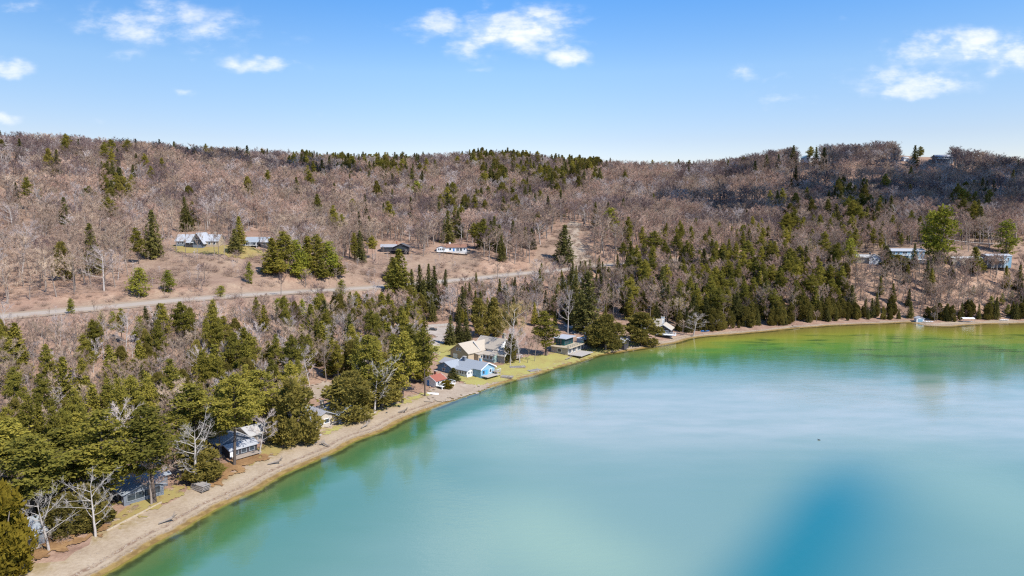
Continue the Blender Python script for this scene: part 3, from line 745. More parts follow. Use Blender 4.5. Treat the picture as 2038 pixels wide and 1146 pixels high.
h.gable(3.0, .5, 15, 7.5, 2.9, 1.9, WALL_WHITE, ROOF_RUST); h.gable(-7.6, -1.4, 7, 7.5, 2.7, 1.3, WALL_WHITE, ROOF_RUST, ax='y')
h.wins((-9.6, -8.3, -7, -5.7), -5.15, 1.5, 1.0, 1.5, '-y', frame=TRIM); h.wins((-1.4,), -3.25, 1.5, 1.6, 1.5, '-y'); h.wins((4, 6.6), -3.25, 1.3, 1.9, 2.1, '-y', mull=1); h.wins((9,), -3.25, 1.6, 1.3, 1.2, '-y')
h.door(1.2, -3.25, 0, 1.1, 2.1, '-y', BLUE_PAINT); h.chimney(-2.2, 1.2, 3, 6.4, mat=WALL_WHITE); h.deck(1, -6.8, 24, 3.6, -.2, CONC, rail=False)

# hilltop houses
h = House('hilltop_house', 'pale hilltop house with mint roof on the ridge', anc(1611, 322, 1.0), RAD(10))
h.gable(4, 0, 15, 8, 3.6, 2.0, WALL_WHITE, ROOF_LIGHT); h.gable(-6.5, -1.2, 6.5, 10, 4.0, 2.6, WALL_WHITE, ROOF_MINT, ax='y')
h.wins((1, 4.5, 8), -4, 2, 1.6, 1.6, '-y'); h.win(-6.5, -6.2, 2.4, 3.0, 2.0, '-y', mull=1)
h = House('hilltop_house', 'blue two-storey hilltop house with row of windows', anc(1874, 323, .8), RAD(-6))
h.gable(0, 0, 19, 10, 6.4, 2.3, WALL_SLATE, ROOF_GREY, over=1.0); h.gable(9.5, 1, 6, 8, 3, 1.6, WALL_SLATE, ROOF_GREY)
h.wins((-7.4, -4.4, -1.4, 1.6, 4.6), -5, 4.7, 2.3, 1.9, '-y'); h.wins((-5, 0, 5), -5, 1.5, 2, 1.8, '-y'); h.deck(-1, -6.6, 18, 3, 3.2, TRIM)
h = House('hilltop_shed', 'small white hilltop shed at the edge of the clearing', anc(1801, 319, .2), RAD(15), 'shed')
h.gable(0, 0, 8, 5, 2.6, 1.7, WALL_WHITE, ROOF_WHITE); h.door(0, -2.5, 0, 2.4, 2.2, '-y', TRIM); h.win(-2.6, -2.5, 1.5, 1, 1, '-y')

# blue houses on the right bank
h = House('bank_house', 'light blue two-storey house high on the right bank', anc(1800, 518, 1.0), RAD(-3))
h.gable(0, 0, 22, 9, 5.8, 1.3, WALL_SKY, ROOF_LIGHT, over=.7)
h.wins((-9.5, -6.5), -4.5, 4.3, 1.7, 1.8, '-y'); h.win(-2.2, -4.5, 4.2, 3.0, 2.3, '-y', mull=1); h.wins((2.4, 5.2, 8.6), -4.5, 4.3, 1.6, 1.8, '-y'); h.wins((4.8, 6.8, 9.2), -4.5, 1.4, 1.4, 1.6, '-y')
h.deck(-2, -5.8, 5.5, 2.5, 2.9, TRIM); h.deck(6.5, -5.9, 9, 2.7, .2, TRIM, rail=False)
h = House('bank_cottage', 'small white-walled cottage left of the light blue house', anc(1728, 521, .8), RAD(-20), 'cottage')
h.gable(-3, 1, 9, 7, 2.5, 1.5, WALL_STONE, ROOF_WHITE); h.gable(4, -1, 8, 7, 2.5, 2.0, WALL_WHITE, ROOF_DARK, ax='y', trim=TRIM)
h.wins((2.6, 4.8), -4.5, 1.4, 1.2, 1.3, '-y'); h.chimney(1, 1.8, 3, 5.8, mat=WALL_DARK); h.door(6.9, -4.5, 0, 1, 2.1, '-y', BLUE_PAINT)
h = House('bank_house', 'long slate blue house with balcony at the right end of the bank', anc(1950, 528, 1.4), RAD(-4))
h.gable(-8, 1, 24, 8, 3.6, .9, WALL_STONE, ROOF_WHITE, over=.4); h.gable(10, 0, 16, 9, 5.4, 1.0, WALL_SLATE, ROOF_LIGHT, over=.5); h.block(15.2, -4.7, 5, .5, 5.0, WALL_SKY)
h.deck(9.5, -5.9, 9, 2.6, 2.6, TRIM); h.wins((7.4, 11), -4.5, 3.9, 2.4, 1.6, '-y', mull=1); h.wins((4, 8, 12), -4.5, 1.2, 1.6, 1.4, '-y', frame=TRIM_DARK); h.win(15.4, -4.95, 3.6, 1.5, 1.6, '-y'); h.wins((-16, -11, -5), -3, 2, 1.6, 1.3, '-y')

# lakeside cottages by the lawn; local +x looks to the lake
h = House('garage', 'tan gabled garage with pale tan roof behind the blue cottage', anc(928, 712, .1), RAD(-40), 'garage')
h.gable(0, 0, 11, 9, 3.4, 3.6, WALL_TAN, ROOF_TAN, ax='y', over=.6); h.win(-1.2, -4.5, 4.4, 1.0, 1.2, '-y'); h.win(.6, -4.5, 4.4, 1.0, 1.2, '-y'); h.block(6.2, 1.5, 3.4, 4, 2.6, WALL_TAN); h.slab(6.4, 1.5, 3.8, 4.6, 2.75, .2, ROOF_TAN, tilt=('Y', .12)); h.win(7.9, 1.5, 1.4, 1.2, 1.3, '+x'); h.door(-2.5, -4.5, 0, 2.6, 2.3, '-y', TRIM)
h = House('lake_house', 'large tan-roofed lake house with white gabled sunroom', anc(985, 712, .2), RAD(-40))
h.gable(-3, 2.5, 14, 10, 4.6, 3.8, WALL_WHITE, ROOF_TAN, ax='x', over=.7, trim=TRIM); h.gable(-7, -1.5, 7.5, 9, 4.0, 3.2, WALL_SLATE, ROOF_TAN, ax='y', over=.6, trim=TRIM)
h.gable(6.0, -1.5, 7, 6, 2.7, 2.3, WALL_STONE, ROOF_TAN, ax='x', over=.6, trim=TRIM); h.gable(-1, -4.8, 13, 4.5, 2.5, .9, WALL_GREEN, ROOF_TAN, ax='x', over=.4)
h.wins((-3.0, -1.5, 0.0), 9.5, 1.4, 1.1, 1.7, '+x', frame=TRIM); h.win(9.5, -1.5, 3.5, 1.6, .9, '+x'); h.wins((-6, -4, -2, 0, 2, 4), -7.05, 1.5, 1.4, 1.5, '-y', frame=TRIM)
h.wins((-8.6, -7.3, -6.0), -6.0, 4.3, 1.0, 1.3, '-y'); h.wins((.8, 2.8, 5.0), 4.0, 4.4, 1.2, 1.4, '+x'); h.wins((1, 3.2), -2.5, 3.9, 1.1, 1.1, '-y'); h.chimney(1.5, 4.5, 6, 10.4, 1.6, 1.0); h.deck(7.5, 4.5, 6, 5, .6, WOOD)
h = House('blue_cottage', 'blue lakeside cottage with grey roofs and white-trimmed lake gable', anc(930, 741, .15), RAD(-40), 'cottage')
h.gable(2.5, 2.2, 14, 8.5, 2.8, 2.0, WALL_SKY, ROOF_BLUE, ax='x', over=.6, trim=TRIM); h.gable(-6.5, -3.0, 8.5, 7.5, 2.5, 1.8, WALL_BLUE, ROOF_BLUE, ax='y', over=.4); h.gable(-10.5, 1.5, 8, 6.5, 2.4, 1.5, WALL_BLUE, ROOF_GREY, ax='x', over=.4)
h.gable(1.6, -3.6, 7.5, 4.2, 2.1, .7, WALL_WHITE, ROOF_BLUE, ax='x', over=.35); h.wins((-5.0, -4.2, -3.2, -2.4), 5.35, 1.25, .6, 1.1, '+x', frame=TRIM); h.wins((-1.2, .2, 1.6, 3.0, 4.4), -5.7, 1.25, .9, 1.1, '-y', frame=TRIM)
h.win(9.5, 3.8, 1.4, 1.2, 1.4, '+x'); h.door(9.5, 1.4, 0, 1.3, 2.2, '+x', BRIGHT_BLUE); h.win(9.5, -.4, 1.4, 1.3, 1.5, '+x', frame=BRIGHT_BLUE); h.win(-7, -6.75, 1.3, 1.4, 1.2, '-y'); h.win(-6, -6.75, 3.0, .8, .7, '-y')
h.chimney(-2.6, 1.0, 3, 6.0, 1.4, 1.1, WALL_SLATE); h.chimney(4.6, 3.2, 3.6, 5.9, .9, .9, WALL_SKY); h.deck(11.2, 2.2, 3.4, 8, .1, CONC, rail=False, posts=False); h.deck(10.6, 6.2, 3, 2.6, .9, WOOD)
h = House('red_cottage', 'small white cottage with red roof and white deck behind the shoreline pines', anc(866, 766, .15), RAD(-38), 'cottage')
h.gable(0, 0, 6, 5.5, 2.3, 1.5, WALL_WHITE, ROOF_RED, ax='y', over=.4, trim=TRIM); h.win(3.0, -1.3, 1.3, 1.1, 1.2, '+x'); h.win(3.0, 1.3, 1.3, 1.1, 1.2, '+x'); h.deck(4.8, .8, 3.4, 7.5, .7, TRIM); h.chimney(-.8, 1.2, 3.0, 5.0, mat=BRICK); h.door(-1, -2.75, 0, 1, 2.1, '-y', BLUE_PAINT)
h = House('boathouse', 'flat-roofed boathouse with dark green glazed upper storey', anc(1127, 699, .1), RAD(-34), 'boathouse')
h.block(0, 0, 9, 13, 2.9, WALL_STONE); h.slab(.4, 0, 11, 14.5, 3.05, .3, WOOD_PALE, name='terrace'); h.block(-2.0, 1.0, 5.5, 8.5, 3.3, TEAL, z=3.2, base=0.0); h.slab(-1.8, 1.0, 7.6, 10.5, 6.65, .28, ROOF_LIGHT)
h.wins((-2.2, -.6, 1.0, 2.6, 4.2), .75, 4.9, 1.25, 2.5, '+x', frame=TEAL); h.wins((-4.2, -2.6, -1.2), -3.25, 4.9, 1.1, 2.5, '-y', frame=TEAL); h.wins((-4.6, -.4, 4.2), 4.5, 1.4, 2.9, 2.1, '+x', frame=TRIM, mull=1); h.win(0, -6.5, 1.5, 2, 1.5, '-y')
h.slab(8.5, -1, 7, 12, .05, .2, CONC, name='terrace'); h.deck(4.8, 0, 1.1, 14, 3.25, WOOD_PALE, posts=False, rail_mat=TEAL)
t = House('stair_tower', 'narrow grey-clad tower standing beside the flat-roofed boathouse', anc(1155, 693, .1), RAD(-34), 'tower')
t.block(0, 0, 2.6, 2.6, 5.0, simple('grey_cladding', (.36, .38, .42), var=.1)); t.slab(0, 0, 3.0, 3.0, 5.1, .16, TRIM); t.door(1.3, 0, 0, 1.0, 2.1, '+x', TRIM_DARK); t.win(1.3, 0, 3.8, .8, .9, '+x')
h = House('dark_cottage', 'dark steep-gabled cottage half hidden behind the round cedar', anc(1196, 686, .2), RAD(-30), 'cottage')
h.gable(0, 0, 15, 9, 3.0, 4.2, WALL_DARK, ROOF_GREY, ax='x', over=.5); h.gable(-8.5, -1, 5, 7, 2.4, 1.2, WALL_DARK, ROOF_DARK, ax='y'); h.win(7.5, 0, 1.6, 3, 1.8, '+x', frame=TRIM_DARK, mull=2); h.wins((-4, 0, 4), -4.5, 1.5, 1.3, 1.3, '-y', frame=TRIM_DARK); h.gable(10, 1.5, 6, 6, 2.4, 1.4, WALL_DARK, ROOF_GREY, ax='x')
h.chimney(3.5, 3.2, 3, 10.5, 1.6, 1.3, WALL_WHITE); h.win(13, 1.5, 1.4, 2, 1.4, '+x', frame=TRIM_DARK)
h = House('grey_house', 'tan-grey roofed house with dormer and white trim among the cedars', anc(1297, 662, .2), RAD(-22))
h.gable(-2, 1, 14, 9, 3.6, 3.8, WALL_SLATE, ROOF_TAN, ax='x', over=.7, trim=TRIM); h.gable(7, -1, 8, 8, 3.0, 2.4, WALL_DARK, ROOF_TAN, ax='y', over=.6, trim=TRIM); h.gable(-2, -2.6, 3.4, 4.4, 5.2, 1.3, WALL_WHITE, ROOF_TAN, ax='y', over=.3)
h.win(-2, -4.8, 5.0, 1.5, 1.3, '-y'); h.wins((5, 7, 9), -5.0, 1.6, 1.3, 1.6, '-y'); h.wins((-7, -5), -3.5, 1.5, 1.2, 1.3, '-y'); h.chimney(5.5, 1.8, 4, 8.6, 1.6, 1.0, WALL_WHITE); h.deck(9, -6.6, 10, 3, .6, TRIM)

# cottages along the near beach
h = House('grey_cottage', 'low grey-roofed cottage with terrace between the cedar and the dark trees', anc(650, 835, .15), RAD(-40), 'cottage')
h.gable(-1.5, -4, 13, 9, 2.4, 1.9, WALL_STONE, ROOF_GREY, ax='x', over=.7); h.gable(1.5, 4.6, 9, 8.5, 2.6, 2.0, WALL_SLATE, ROOF_BLUE, ax='x', over=.7); h.wins((3.2, 6), 6.0, 1.3, 1.9, 1.7, '+x', frame=TRIM_DARK, mull=1); h.wins((-6, -3.5), 5.0, 1.3, 1.8, 1.4, '+x', frame=TRIM); h.door(6.0, 4.6, 0, 1.0, 2.1, '+x', TEAL); h.win(1, -8.5, 1.4, 1.4, 1.2, '-y')
h.chimney(-3, .5, 3, 5.5)
h = House('white_cabin', 'white lakeside cabin with pale roofs behind the lone pine', anc(458, 893, .15), RAD(-40), 'cabin')
h.gable(-2, 0, 10, 9, 2.7, 2.0, WALL_SLATE, ROOF_WHITE, ax='x', over=.6); h.gable(5.0, 0, 5, 8, 2.1, .8, WALL_DARK, ROOF_LIGHT, ax='y', over=.5); h.gable(-3, 11, 9, 11, 2.5, 1.4, WALL_STONE, ROOF_WHITE, ax='y', over=.5)
h.wins((-2.4, 0, 2.4), 7.5, 1.2, 1.5, 1.3, '+x', frame=GREY_TRIM); h.wins((8.5, 11.5, 14.2), 1.5, 1.4, 1.5, 1.3, '+x'); h.win(-1.5, 16.5, 1.4, 1.2, 1.2, '+y'); h.deck(8.8, 0, 2.4, 8, .25, WOOD, rail=False, posts=False); h.chimney(-3, 3, 3, 5.6); h.door(7.5, -3.6, 0, .9, 1.9, '+x', TRIM)
h = House('slate_cabin', 'slate blue cabin with screened porch in the shade of near pines', anc(262, 978, .15), RAD(-40), 'cabin')
h.gable(-3, 1.5, 11, 12, 2.8, 2.3, WALL_SLATE, ROOF_BLUE, ax='y', over=.7); h.gable(4.6, 0, 5, 9, 2.4, 1.2, WALL_SLATE, ROOF_BLUE, ax='x', over=.6); h.win(7.1, 0, 1.3, 7.6, 1.7, '+x', frame=GREY_TRIM, mull=3); h.wins((3, 5.4), -4.5, 1.3, 1.8, 1.6, '-y', frame=GREY_TRIM); h.wins((-5, -2), -4.5, 1.4, 1.3, 1.2, '-y'); h.chimney(-4, 4, 3, 6.2)
h = House('edge_cabin', 'dark cabin with pale awning peeping out beside the golden cedar', anc(30, 1082, .1), RAD(-38), 'cabin')
h.gable(0, 0, 8, 8, 2.6, 1.8, WALL_SLATE, ROOF_BLUE, ax='y', over=.6); h.slab(4.9, 0, 1.6, 5, 2.3, .12, ROOF_LIGHT, tilt=('Y', .15)); h.wins((-2, 1.6), 4.0, 1.3, 1.6, 1.3, '+x'); h.deck(5.2, 0, 2.4, 5.5, .3, WOOD, rail=False, posts=False)

# ------------------------------------------------------------------ things on the beach and along the shore
def boat(px, py, L, wd_, rz, hull, label, name='rowing_boat', flip=False, cat='boat', seats=True, group=None):
    p = at_px(px, py, .05); e = empty(name, p, rz, label, cat, group)
    n = 9; m = MB(); ring = []
    for i in range(n):
        t = i / (n - 1) * 2 - 1; w_ = wd_ / 2 * max(.06, (1 - abs(t) ** 2.4)); sheer = .12 * t * t
        ring.append([(t * L / 2, -w_, .5 + sheer), (t * L / 2 * .96, -w_ * .75, .16), (t * L / 2 * .9, 0, .02), (t * L / 2 * .96, w_ * .75, .16), (t * L / 2, w_, .5 + sheer),
                     (t * L / 2 * .95, w_ * .85, .47 + sheer), (t * L / 2 * .9, w_ * .6, .2), (t * L / 2 * .86, 0, .1), (t * L / 2 * .9, -w_ * .6, .2), (t * L / 2 * .95, -w_ * .85, .47 + sheer)])
    V_ = [((x, -y, .62 - z) if flip else (x, y, z)) for r in ring for x, y, z in r]; k = 10
    F_ = [(i * k + j, i * k + (j + 1) % k, (i + 1) * k + (j + 1) % k, (i + 1) * k + j) for i in range(n - 1) for j in range(k)]
    m.poly(V_, F_ + [tuple(range(k))[::-1], tuple((n - 1) * k + j for j in range(k))]); m.build('hull', hull, e, smooth=False)
    if seats and not flip:
        for t in (-.45, .1, .5): MB().box((t * L / 2, 0, .4), (.28, wd_ * .8, .05)).build('thwart', WOOD, e)
    if flip:
        MB().tube([(-L / 2 * .85, 0, .63), (0, 0, .64), (L / 2 * .85, 0, .63)], .05, 5).build('keel', TRIM, e)
    return e
boat(1403, 660, 5.2, 1.9, RAD(15), BLUE_PAINT, 'blue boat pulled up under the cedars at the bend of the shore')
boat(1330, 671, 4.6, 1.5, RAD(-50), WHITE_GEL, 'white boat lying on the pale sand before the grey house')
boat(861, 785, 4.8, .95, RAD(-8), WHITE_GEL, 'white canoe turned upside down on the grass by the sandy yard', name='canoe', flip=True, cat='canoe')
boat(1847, 641, 6.0, 2.0, RAD(-8), WHITE_GEL, 'white boat beside the boat shed on the far right sand', name='motor_boat')
boat(1890, 638, 5.2, 1.8, RAD(30), WHITE_GEL, 'small pale boat just left of the white boat canopy')
boat(1998, 638, 6.2, 2.0, RAD(6), WHITE_GEL, 'pale boat on the shore at the right edge')
h = House('boat_shed', 'small white boat shed on the far right shore', anc(1829, 640, .1), RAD(-8), 'shed')
h.gable(0, 0, 4.4, 3.6, 2.1, .9, WALL_WHITE, ROOF_LIGHT, ax='y', over=.3); h.door(0, -1.8, 0, 2.6, 1.8, '-y', WALL_SKY); h.win(2.2, 0, 1.3, .9, .8, '+x')
p = at_px(1925, 641); e = empty('boat_canopy', p, RAD(-3), 'white canopied boat lift on the far right shore', 'boat lift')
c = MB()
for i in range(7):
    a0 = math.pi * i / 6; c.v.append((-3.6, -1.6 * math.cos(a0), 2.3 + .6 * math.sin(a0))); c.v.append((3.6, -1.6 * math.cos(a0), 2.3 + .6 * math.sin(a0)))
for i in range(6): c.f.append((2 * i, 2 * i + 1, 2 * i + 3, 2 * i + 2))
co_ = c.build('canopy', TRIM, e); md = co_.modifiers.new('thick', 'SOLIDIFY'); md.thickness = .06
for sx in (-1, 1):
    for sy in (-1, 1): MB().tube([(sx * 3.2, sy * 1.5, -.3), (sx * 3.2, sy * 1.5, 2.35)], .07, 5).build('post', STEEL, e)
MB().box((0, 0, .5), (6.6, .2, .15)).box((0, .9, .5), (6.0, .15, .1)).box((0, -.9, .5), (6.0, .15, .1)).build('cradle', STEEL, e)

PLANK = simple('weathered_plank', (.29, .26, .235), var=.25, scale=2, obj_var=.25)
def dock_stack(px, py, rz, n, w_, d_, label, tilt=0.0, group=None):
    """dock sections stacked for winter; each plank its own piece"""
    p = at_px(px, py, .05); e = empty('dock_stack', p, rz, label, 'dock sections', group)
    pl = None
    for k in range(n):
        z = .2 + .34 * k
        fr_ = MB()
        for sy in (-1, 1): fr_.box((0, sy * (d_ / 2 - .08) + .15 * k, z), (w_, .12, .2))
        fr_.build('beam', WOOD, e)
        m_ = max(6, int(w_ / .42))
        for i in range(m_):
            x = -w_ / 2 + (i + .5) * w_ / m_
            if pl is None: pl = MB().box((0, 0, 0), (w_ / m_ - .06, d_, .06)).build('plank', PLANK, e); o = pl
            else: o = pl.copy(); COL.objects.link(o); o.parent = e
            o.location = (x, .15 * k + (i % 3) * .02, z + .135)
    for sx in (-1, 1):
        MB().tube([(sx * w_ * .38, d_ * .3, .05), (sx * w_ * .38, d_ * .3, .36 * n + .9)], .05, 5).build('pipe_leg', STEEL, e)
    return e
dock_stack(398, 975, RAD(-30), 4, 4.6, 2.2, 'stacked dock sections on the near beach below the white dead tree')
dock_stack(1009, 752, RAD(-15), 2, 5.0, 2.4, 'weathered dock raft resting at the lawn edge in front of the lake house')
dock_stack(1063, 738, RAD(38), 1, 6.0, 2.6, 'flat pale dock platform lying on the lawn beside the water')
dock_stack(1030, 731, RAD(10), 1, 7.0, 3.0, 'low pale platform on the lawn under the bare lake-house trees')

# timber edging of the near beach
E0, E1 = ground(212, 1058), ground(322, 1001)
mid_ = (E0 + E1) / 2; dv = E1 - E0; Lw = dv.length
e = empty('timber_edging', (mid_.x, mid_.y, 0), math.atan2(dv.y, dv.x), 'pale timber edging between the golden lawn and the near beach', 'edging')
nb = 9
for i in range(nb):
    x = -Lw / 2 + (i + .5) * Lw / nb; wp = E0 + dv * ((i + .5) / nb)
    MB().box((x, 0, float(height(wp.x, wp.y)) + .22), (Lw / nb - .05, .2, .34)).build('timber', WOOD_PALE, e)

# fire ring of stones by the cedar
STONE = simple('beach_stone', (.42, .38, .36), var=.25, scale=2, obj_var=.25)
p = at_px(626, 867); e = empty('fire_ring', p, 0, 'ring of stones around a fire pit below the round cedar', 'fire pit')
def rock_mesh(seed, r):
    bm = bmesh.new(); bmesh.ops.create_icosphere(bm, subdivisions=1, radius=r); rr = random.Random(seed)
    for v in bm.verts: v.co *= rr.uniform(.75, 1.2); v.co.z *= .7
    me = bpy.data.meshes.new('stone'); bm.to_mesh(me); bm.free(); me.materials.append(STONE); return me
rocks = [rock_mesh(i, .42) for i in range(4)]
for i in range(13):
    a = i / 13 * 2 * math.pi; o = obj('stone', rocks[i % 4], e, (1.7 * math.cos(a), 1.4 * math.sin(a), .15), a)
MB().tube([(-.9, -.3, .15), (.8, .4, .3)], .1, 5).tube([(-.6, .6, .2), (.7, -.5, .2)], .1, 5).build('firewood', WOOD, e)

# heap of driftwood and pebbles along the wrack line
def wrack():
    r = np.random.default_rng(21); V_, F_ = [], []
    px1, _, _ = project(BC[:, 0], BC[:, 1], BC[:, 0] * 0); idx = np.nonzero((px1 > 60) & (px1 < 2060))[0]
    T_ = np.gradient(BC, axis=0); T_ /= np.linalg.norm(T_, axis=1)[:, None]
    for _ in range(5200):
        i = int(r.choice(idx)); t_ = r.random(); j = min(i + 1, len(BC) - 1); b = BC[i] * (1 - t_) + BC[j] * t_
        off = abs(r.normal(0, .55)) + (3.0 if r.random() < .62 else (.9 if r.random() < .6 else r.uniform(1, 9)))
        if off > bw[i] - .3: off = bw[i] * r.uniform(.3, .95)
        nrm = np.array([-T_[i, 1], T_[i, 0]]); p_ = b + nrm * off; s_ = r.uniform(.06, .2) * (2.2 if r.random() < .04 else 1)
        z = float(height(*p_)) + .08; k = len(V_); a = r.random() * 6.3
        for q in range(3): V_.append((p_[0] + s_ * math.cos(a + q * 2.1) * r.uniform(.7, 1.6), p_[1] + s_ * math.sin(a + q * 2.1) * r.uniform(.7, 1.6), z))
        V_.append((p_[0], p_[1], z + s_ * r.uniform(.6, 1.1))); F_ += [(k, k + 1, k + 3), (k + 1, k + 2, k + 3), (k + 2, k, k + 3)]
    me_ = mesh_np('pebbles', V_, F_, simple('pebbles', (.33, .26, .2), var=.5, scale=1.2))
    tag(obj('pebbles', me_), 'pebbles and dark wrack strewn along the beach', kind='stuff')
wrack()

# parked car on the lane behind the tan garage
def car(px, py, rz, label, paint):
    e = empty('parked_car', at_px(px, py, .2), rz, label, 'car')
    prof = [(-2.2, .35), (-2.25, .8), (-1.9, .95), (-1.45, 1.45), (.35, 1.48), (1.05, .98), (2.1, .85), (2.25, .6), (2.2, .35)]
    b = MB(); n = len(prof)
    b.poly([(x, -.85, z) for x, z in prof] + [(x, .85, z) for x, z in prof], [tuple(range(n)), tuple(range(2 * n - 1, n - 1, -1))] + [(i, (i + 1) % n, (i + 1) % n + n, i + n) for i in range(n)])
    b.build('body', paint, e)
    g = MB()
    for sy in (-1, 1): g.box((-.55, sy * .86, 1.17), (1.75, .04, .4))
    g.build('side_window', GLASS, e); MB().box((.72, 0, 1.22), (.06, 1.45, .55), tilt=('Y', -.9)).build('windscreen', GLASS, e)
    for sx in (-1.4, 1.4):
        for sy in (-.8, .8):
            w_ = MB().tube([(sx, sy - .11, .34), (sx, sy + .11, .34)], .34, 12).build('wheel', TRIM_DARK, e); MB().tube([(sx, sy - .125, .34), (sx, sy + .125, .34)], .2, 8).build('rim', STEEL, w_)
    for sy in (-.6, .6): MB().box((2.22, sy, .7), (.08, .3, .16)).build('headlight', TRIM, e)
car(862, 658, RAD(8), 'dark car parked on the gravel lane behind the spruces', simple('dark_car_paint', (.03, .032, .038), rough=.25, var=.02, spec=.6))

# low stone wall along the lane
a, b_ = ground(845, 652), ground(905, 650); dv = b_ - a
e = empty('lane_wall', ((a + b_) / 2), math.atan2(dv.y, dv.x), 'low pale retaining wall behind the gravel lane', 'wall')
for i in range(7): MB().box((-dv.length / 2 + (i + .5) * dv.length / 7, 3.0, .5), (dv.length / 7 - .04, .5, 1.5)).build('wall_segment', CONC, e)

# utility poles with a wire along the road
def pole(px, py, hgt, label):
    p = ground(px, py); e = empty('utility_pole', p, RAD(25), label, 'utility pole', 'utility poles along the road')
    MB().tube([(0, 0, -.5), (0, 0, hgt)], [.16, .1], 6).build('post', WOOD, e); MB().box((0, 0, hgt - .8), (.14, 2.4, .16)).build('crossarm', WOOD, e)
    for y in (-1, 0, 1): MB().tube([(0, y, hgt - .72), (0, y, hgt - .45)], .06, 5).build('insulator', TRIM, e)
    return p + Vector((0, 0, hgt - .45))
w0 = pole(798, 572, 9.5, 'wooden utility pole beside the tall road spruce'); w1 = pole(1885, 500, 9.5, 'wooden utility pole above the light blue house'); w2 = pole(2005, 508, 9.5, 'wooden utility pole near the right edge above the slate house')
P_ = [w1.lerp(w2, t / 10) - Vector((0, 0, 1.4 * (1 - (2 * t / 10 - 1) ** 2))) for t in range(11)]
tag(MB().tube(P_, .035, 4).build('power_line', STEEL), 'sagging wire between the two poles on the right bank', 'wire')

# a diver swimming on the open water
bx, by = on_plane(1630, 876)
e = empty('water_bird', (bx, by, 0), RAD(160), 'small dark bird floating alone on the lake', 'bird'); e.scale = (.6, .6, .6)
b = MB(); n = 8; pr = [(-.62, .05, .02), (-.45, .14, .16), (-.1, .2, .24), (.25, .2, .24), (.5, .12, .17), (.62, .04, .1)]
rings = [(x, r_, zc) for x, r_, zc in pr]
b.tube([(x, 0, .04 + zc * .6) for x, r_, zc in rings], [r_ + .08 for x, r_, zc in rings], n); b.tube([(.42, 0, .2), (.52, 0, .42), (.58, 0, .55), (.66, 0, .6), (.86, 0, .57)], [.11, .08, .1, .1, .02], 7)
b.build('body', simple('dark_plumage', (.03, .03, .035), var=.3, scale=8), e, smooth=True)

# driftwood root at the bend
DRIFT = simple('driftwood', (.27, .225, .185), var=.3, scale=3)
def rootball(px, py, label, L=5.0, rz=0.0):
    e = empty('driftwood', at_px(px, py, .2), rz, label, 'driftwood'); m = MB(); r = random.Random(4)
    m.tube([(-L / 2, 0, .3), (0, .1, .5), (L / 2, 0, .8)], [.16, .25, .32], 7)
    for i in range(11):
        a = r.random() * 6.3; d = Vector((.5, math.cos(a), abs(math.sin(a)) * .9 - .1)) * r.uniform(.9, 1.9); m.tube([(L / 2, 0, .8), Vector((L / 2, 0, .8)) + d * .5, Vector((L / 2, 0, .8)) + d + Vector((0, 0, r.uniform(-.3, .3)))], [.14, .09, .03], 4)
    m.build('stump', DRIFT, e)
rootball(1585, 652, 'bleached driftwood root on the sand at the bend of the shore', 4.5, RAD(190))
rootball(650, 889, 'bleached branch of driftwood on the wet sand below the fire ring', 2.2, RAD(150))
for (dx, dy, L_, r_, lb) in ((545, 925, 3.0, 25, 'grey driftwood log on the sand below the lone pine'), (725, 852, 2.6, 60, 'grey driftwood log on the sand before the low dark evergreens'), (330, 1042, 2.8, 40, 'grey driftwood log on the near sand below the timber edging'), (800, 822, 2.4, 10, 'grey driftwood log near the water below the tall pine'), (1130, 716, 3.0, 35, 'grey driftwood log at the water below the boathouse')):
    rootball(dx, dy, lb, L_, RAD(r_))
#HOUSES_END
# ------------------------------------------------------------------ trees: meshes
class TM:
    """triangle soup with a tint per vertex"""
    def __init__(s): s.V = []; s.F = []; s.T = []; s.n = 0
    def add(s, V, F, tint):
        V = np.asarray(V, float).reshape(-1, 3); F = np.asarray(F, int).reshape(-1, 3)
        s.V.append(V); s.F.append(F + s.n); s.T.append(np.broadcast_to(tint, (len(V),))); s.n += len(V)
    def tube(s, P, R, n=4, tint=.5):
        P = np.asarray(P, float); m = len(P)
        D = np.gradient(P, axis=0); D /= np.linalg.norm(D, axis=1)[:, None] + 1e-9
        A = np.cross(D, [.31, .9, .2]); A /= np.linalg.norm(A, axis=1)[:, None] + 1e-9; B = np.cross(D, A)
        an = np.arange(n) * 2 * np.pi / n
        V = P[:, None] + np.asarray(R, float)[:, None, None] * (A[:, None] * np.cos(an)[None, :, None] + B[:, None] * np.sin(an)[None, :, None])
        i, k = np.meshgrid(np.arange(m - 1), np.arange(n), indexing='ij'); a = (i * n + k).ravel(); b = (i * n + (k + 1) % n).ravel()
        s.add(V.reshape(-1, 3), np.concatenate([np.stack([a, b, b + n], 1), np.stack([a, b + n, a + n], 1)]), tint)
    def tris(s, P3, tint):
        P3 = np.asarray(P3, float).reshape(-1, 3); s.add(P3, np.arange(len(P3)).reshape(-1, 3), tint)
    def mesh(s, name, mat, smooth=False):
        return mesh_np(name, np.concatenate(s.V), np.concatenate(s.F), mat, np.concatenate(s.T), smooth)
def unit(v): return v / (np.linalg.norm(v, axis=-1, keepdims=True) + 1e-9)
def join(a, b):
    c = TM()
    for t in (a, b):
        for V, F, T_ in zip(t.V, t.F, t.T): c.V.append(V); c.T.append(T_)
    off = 0; 
    for t in (a, b):
        for F in t.F: c.F.append(F + off)
        off += t.n
    c.n = off; return c

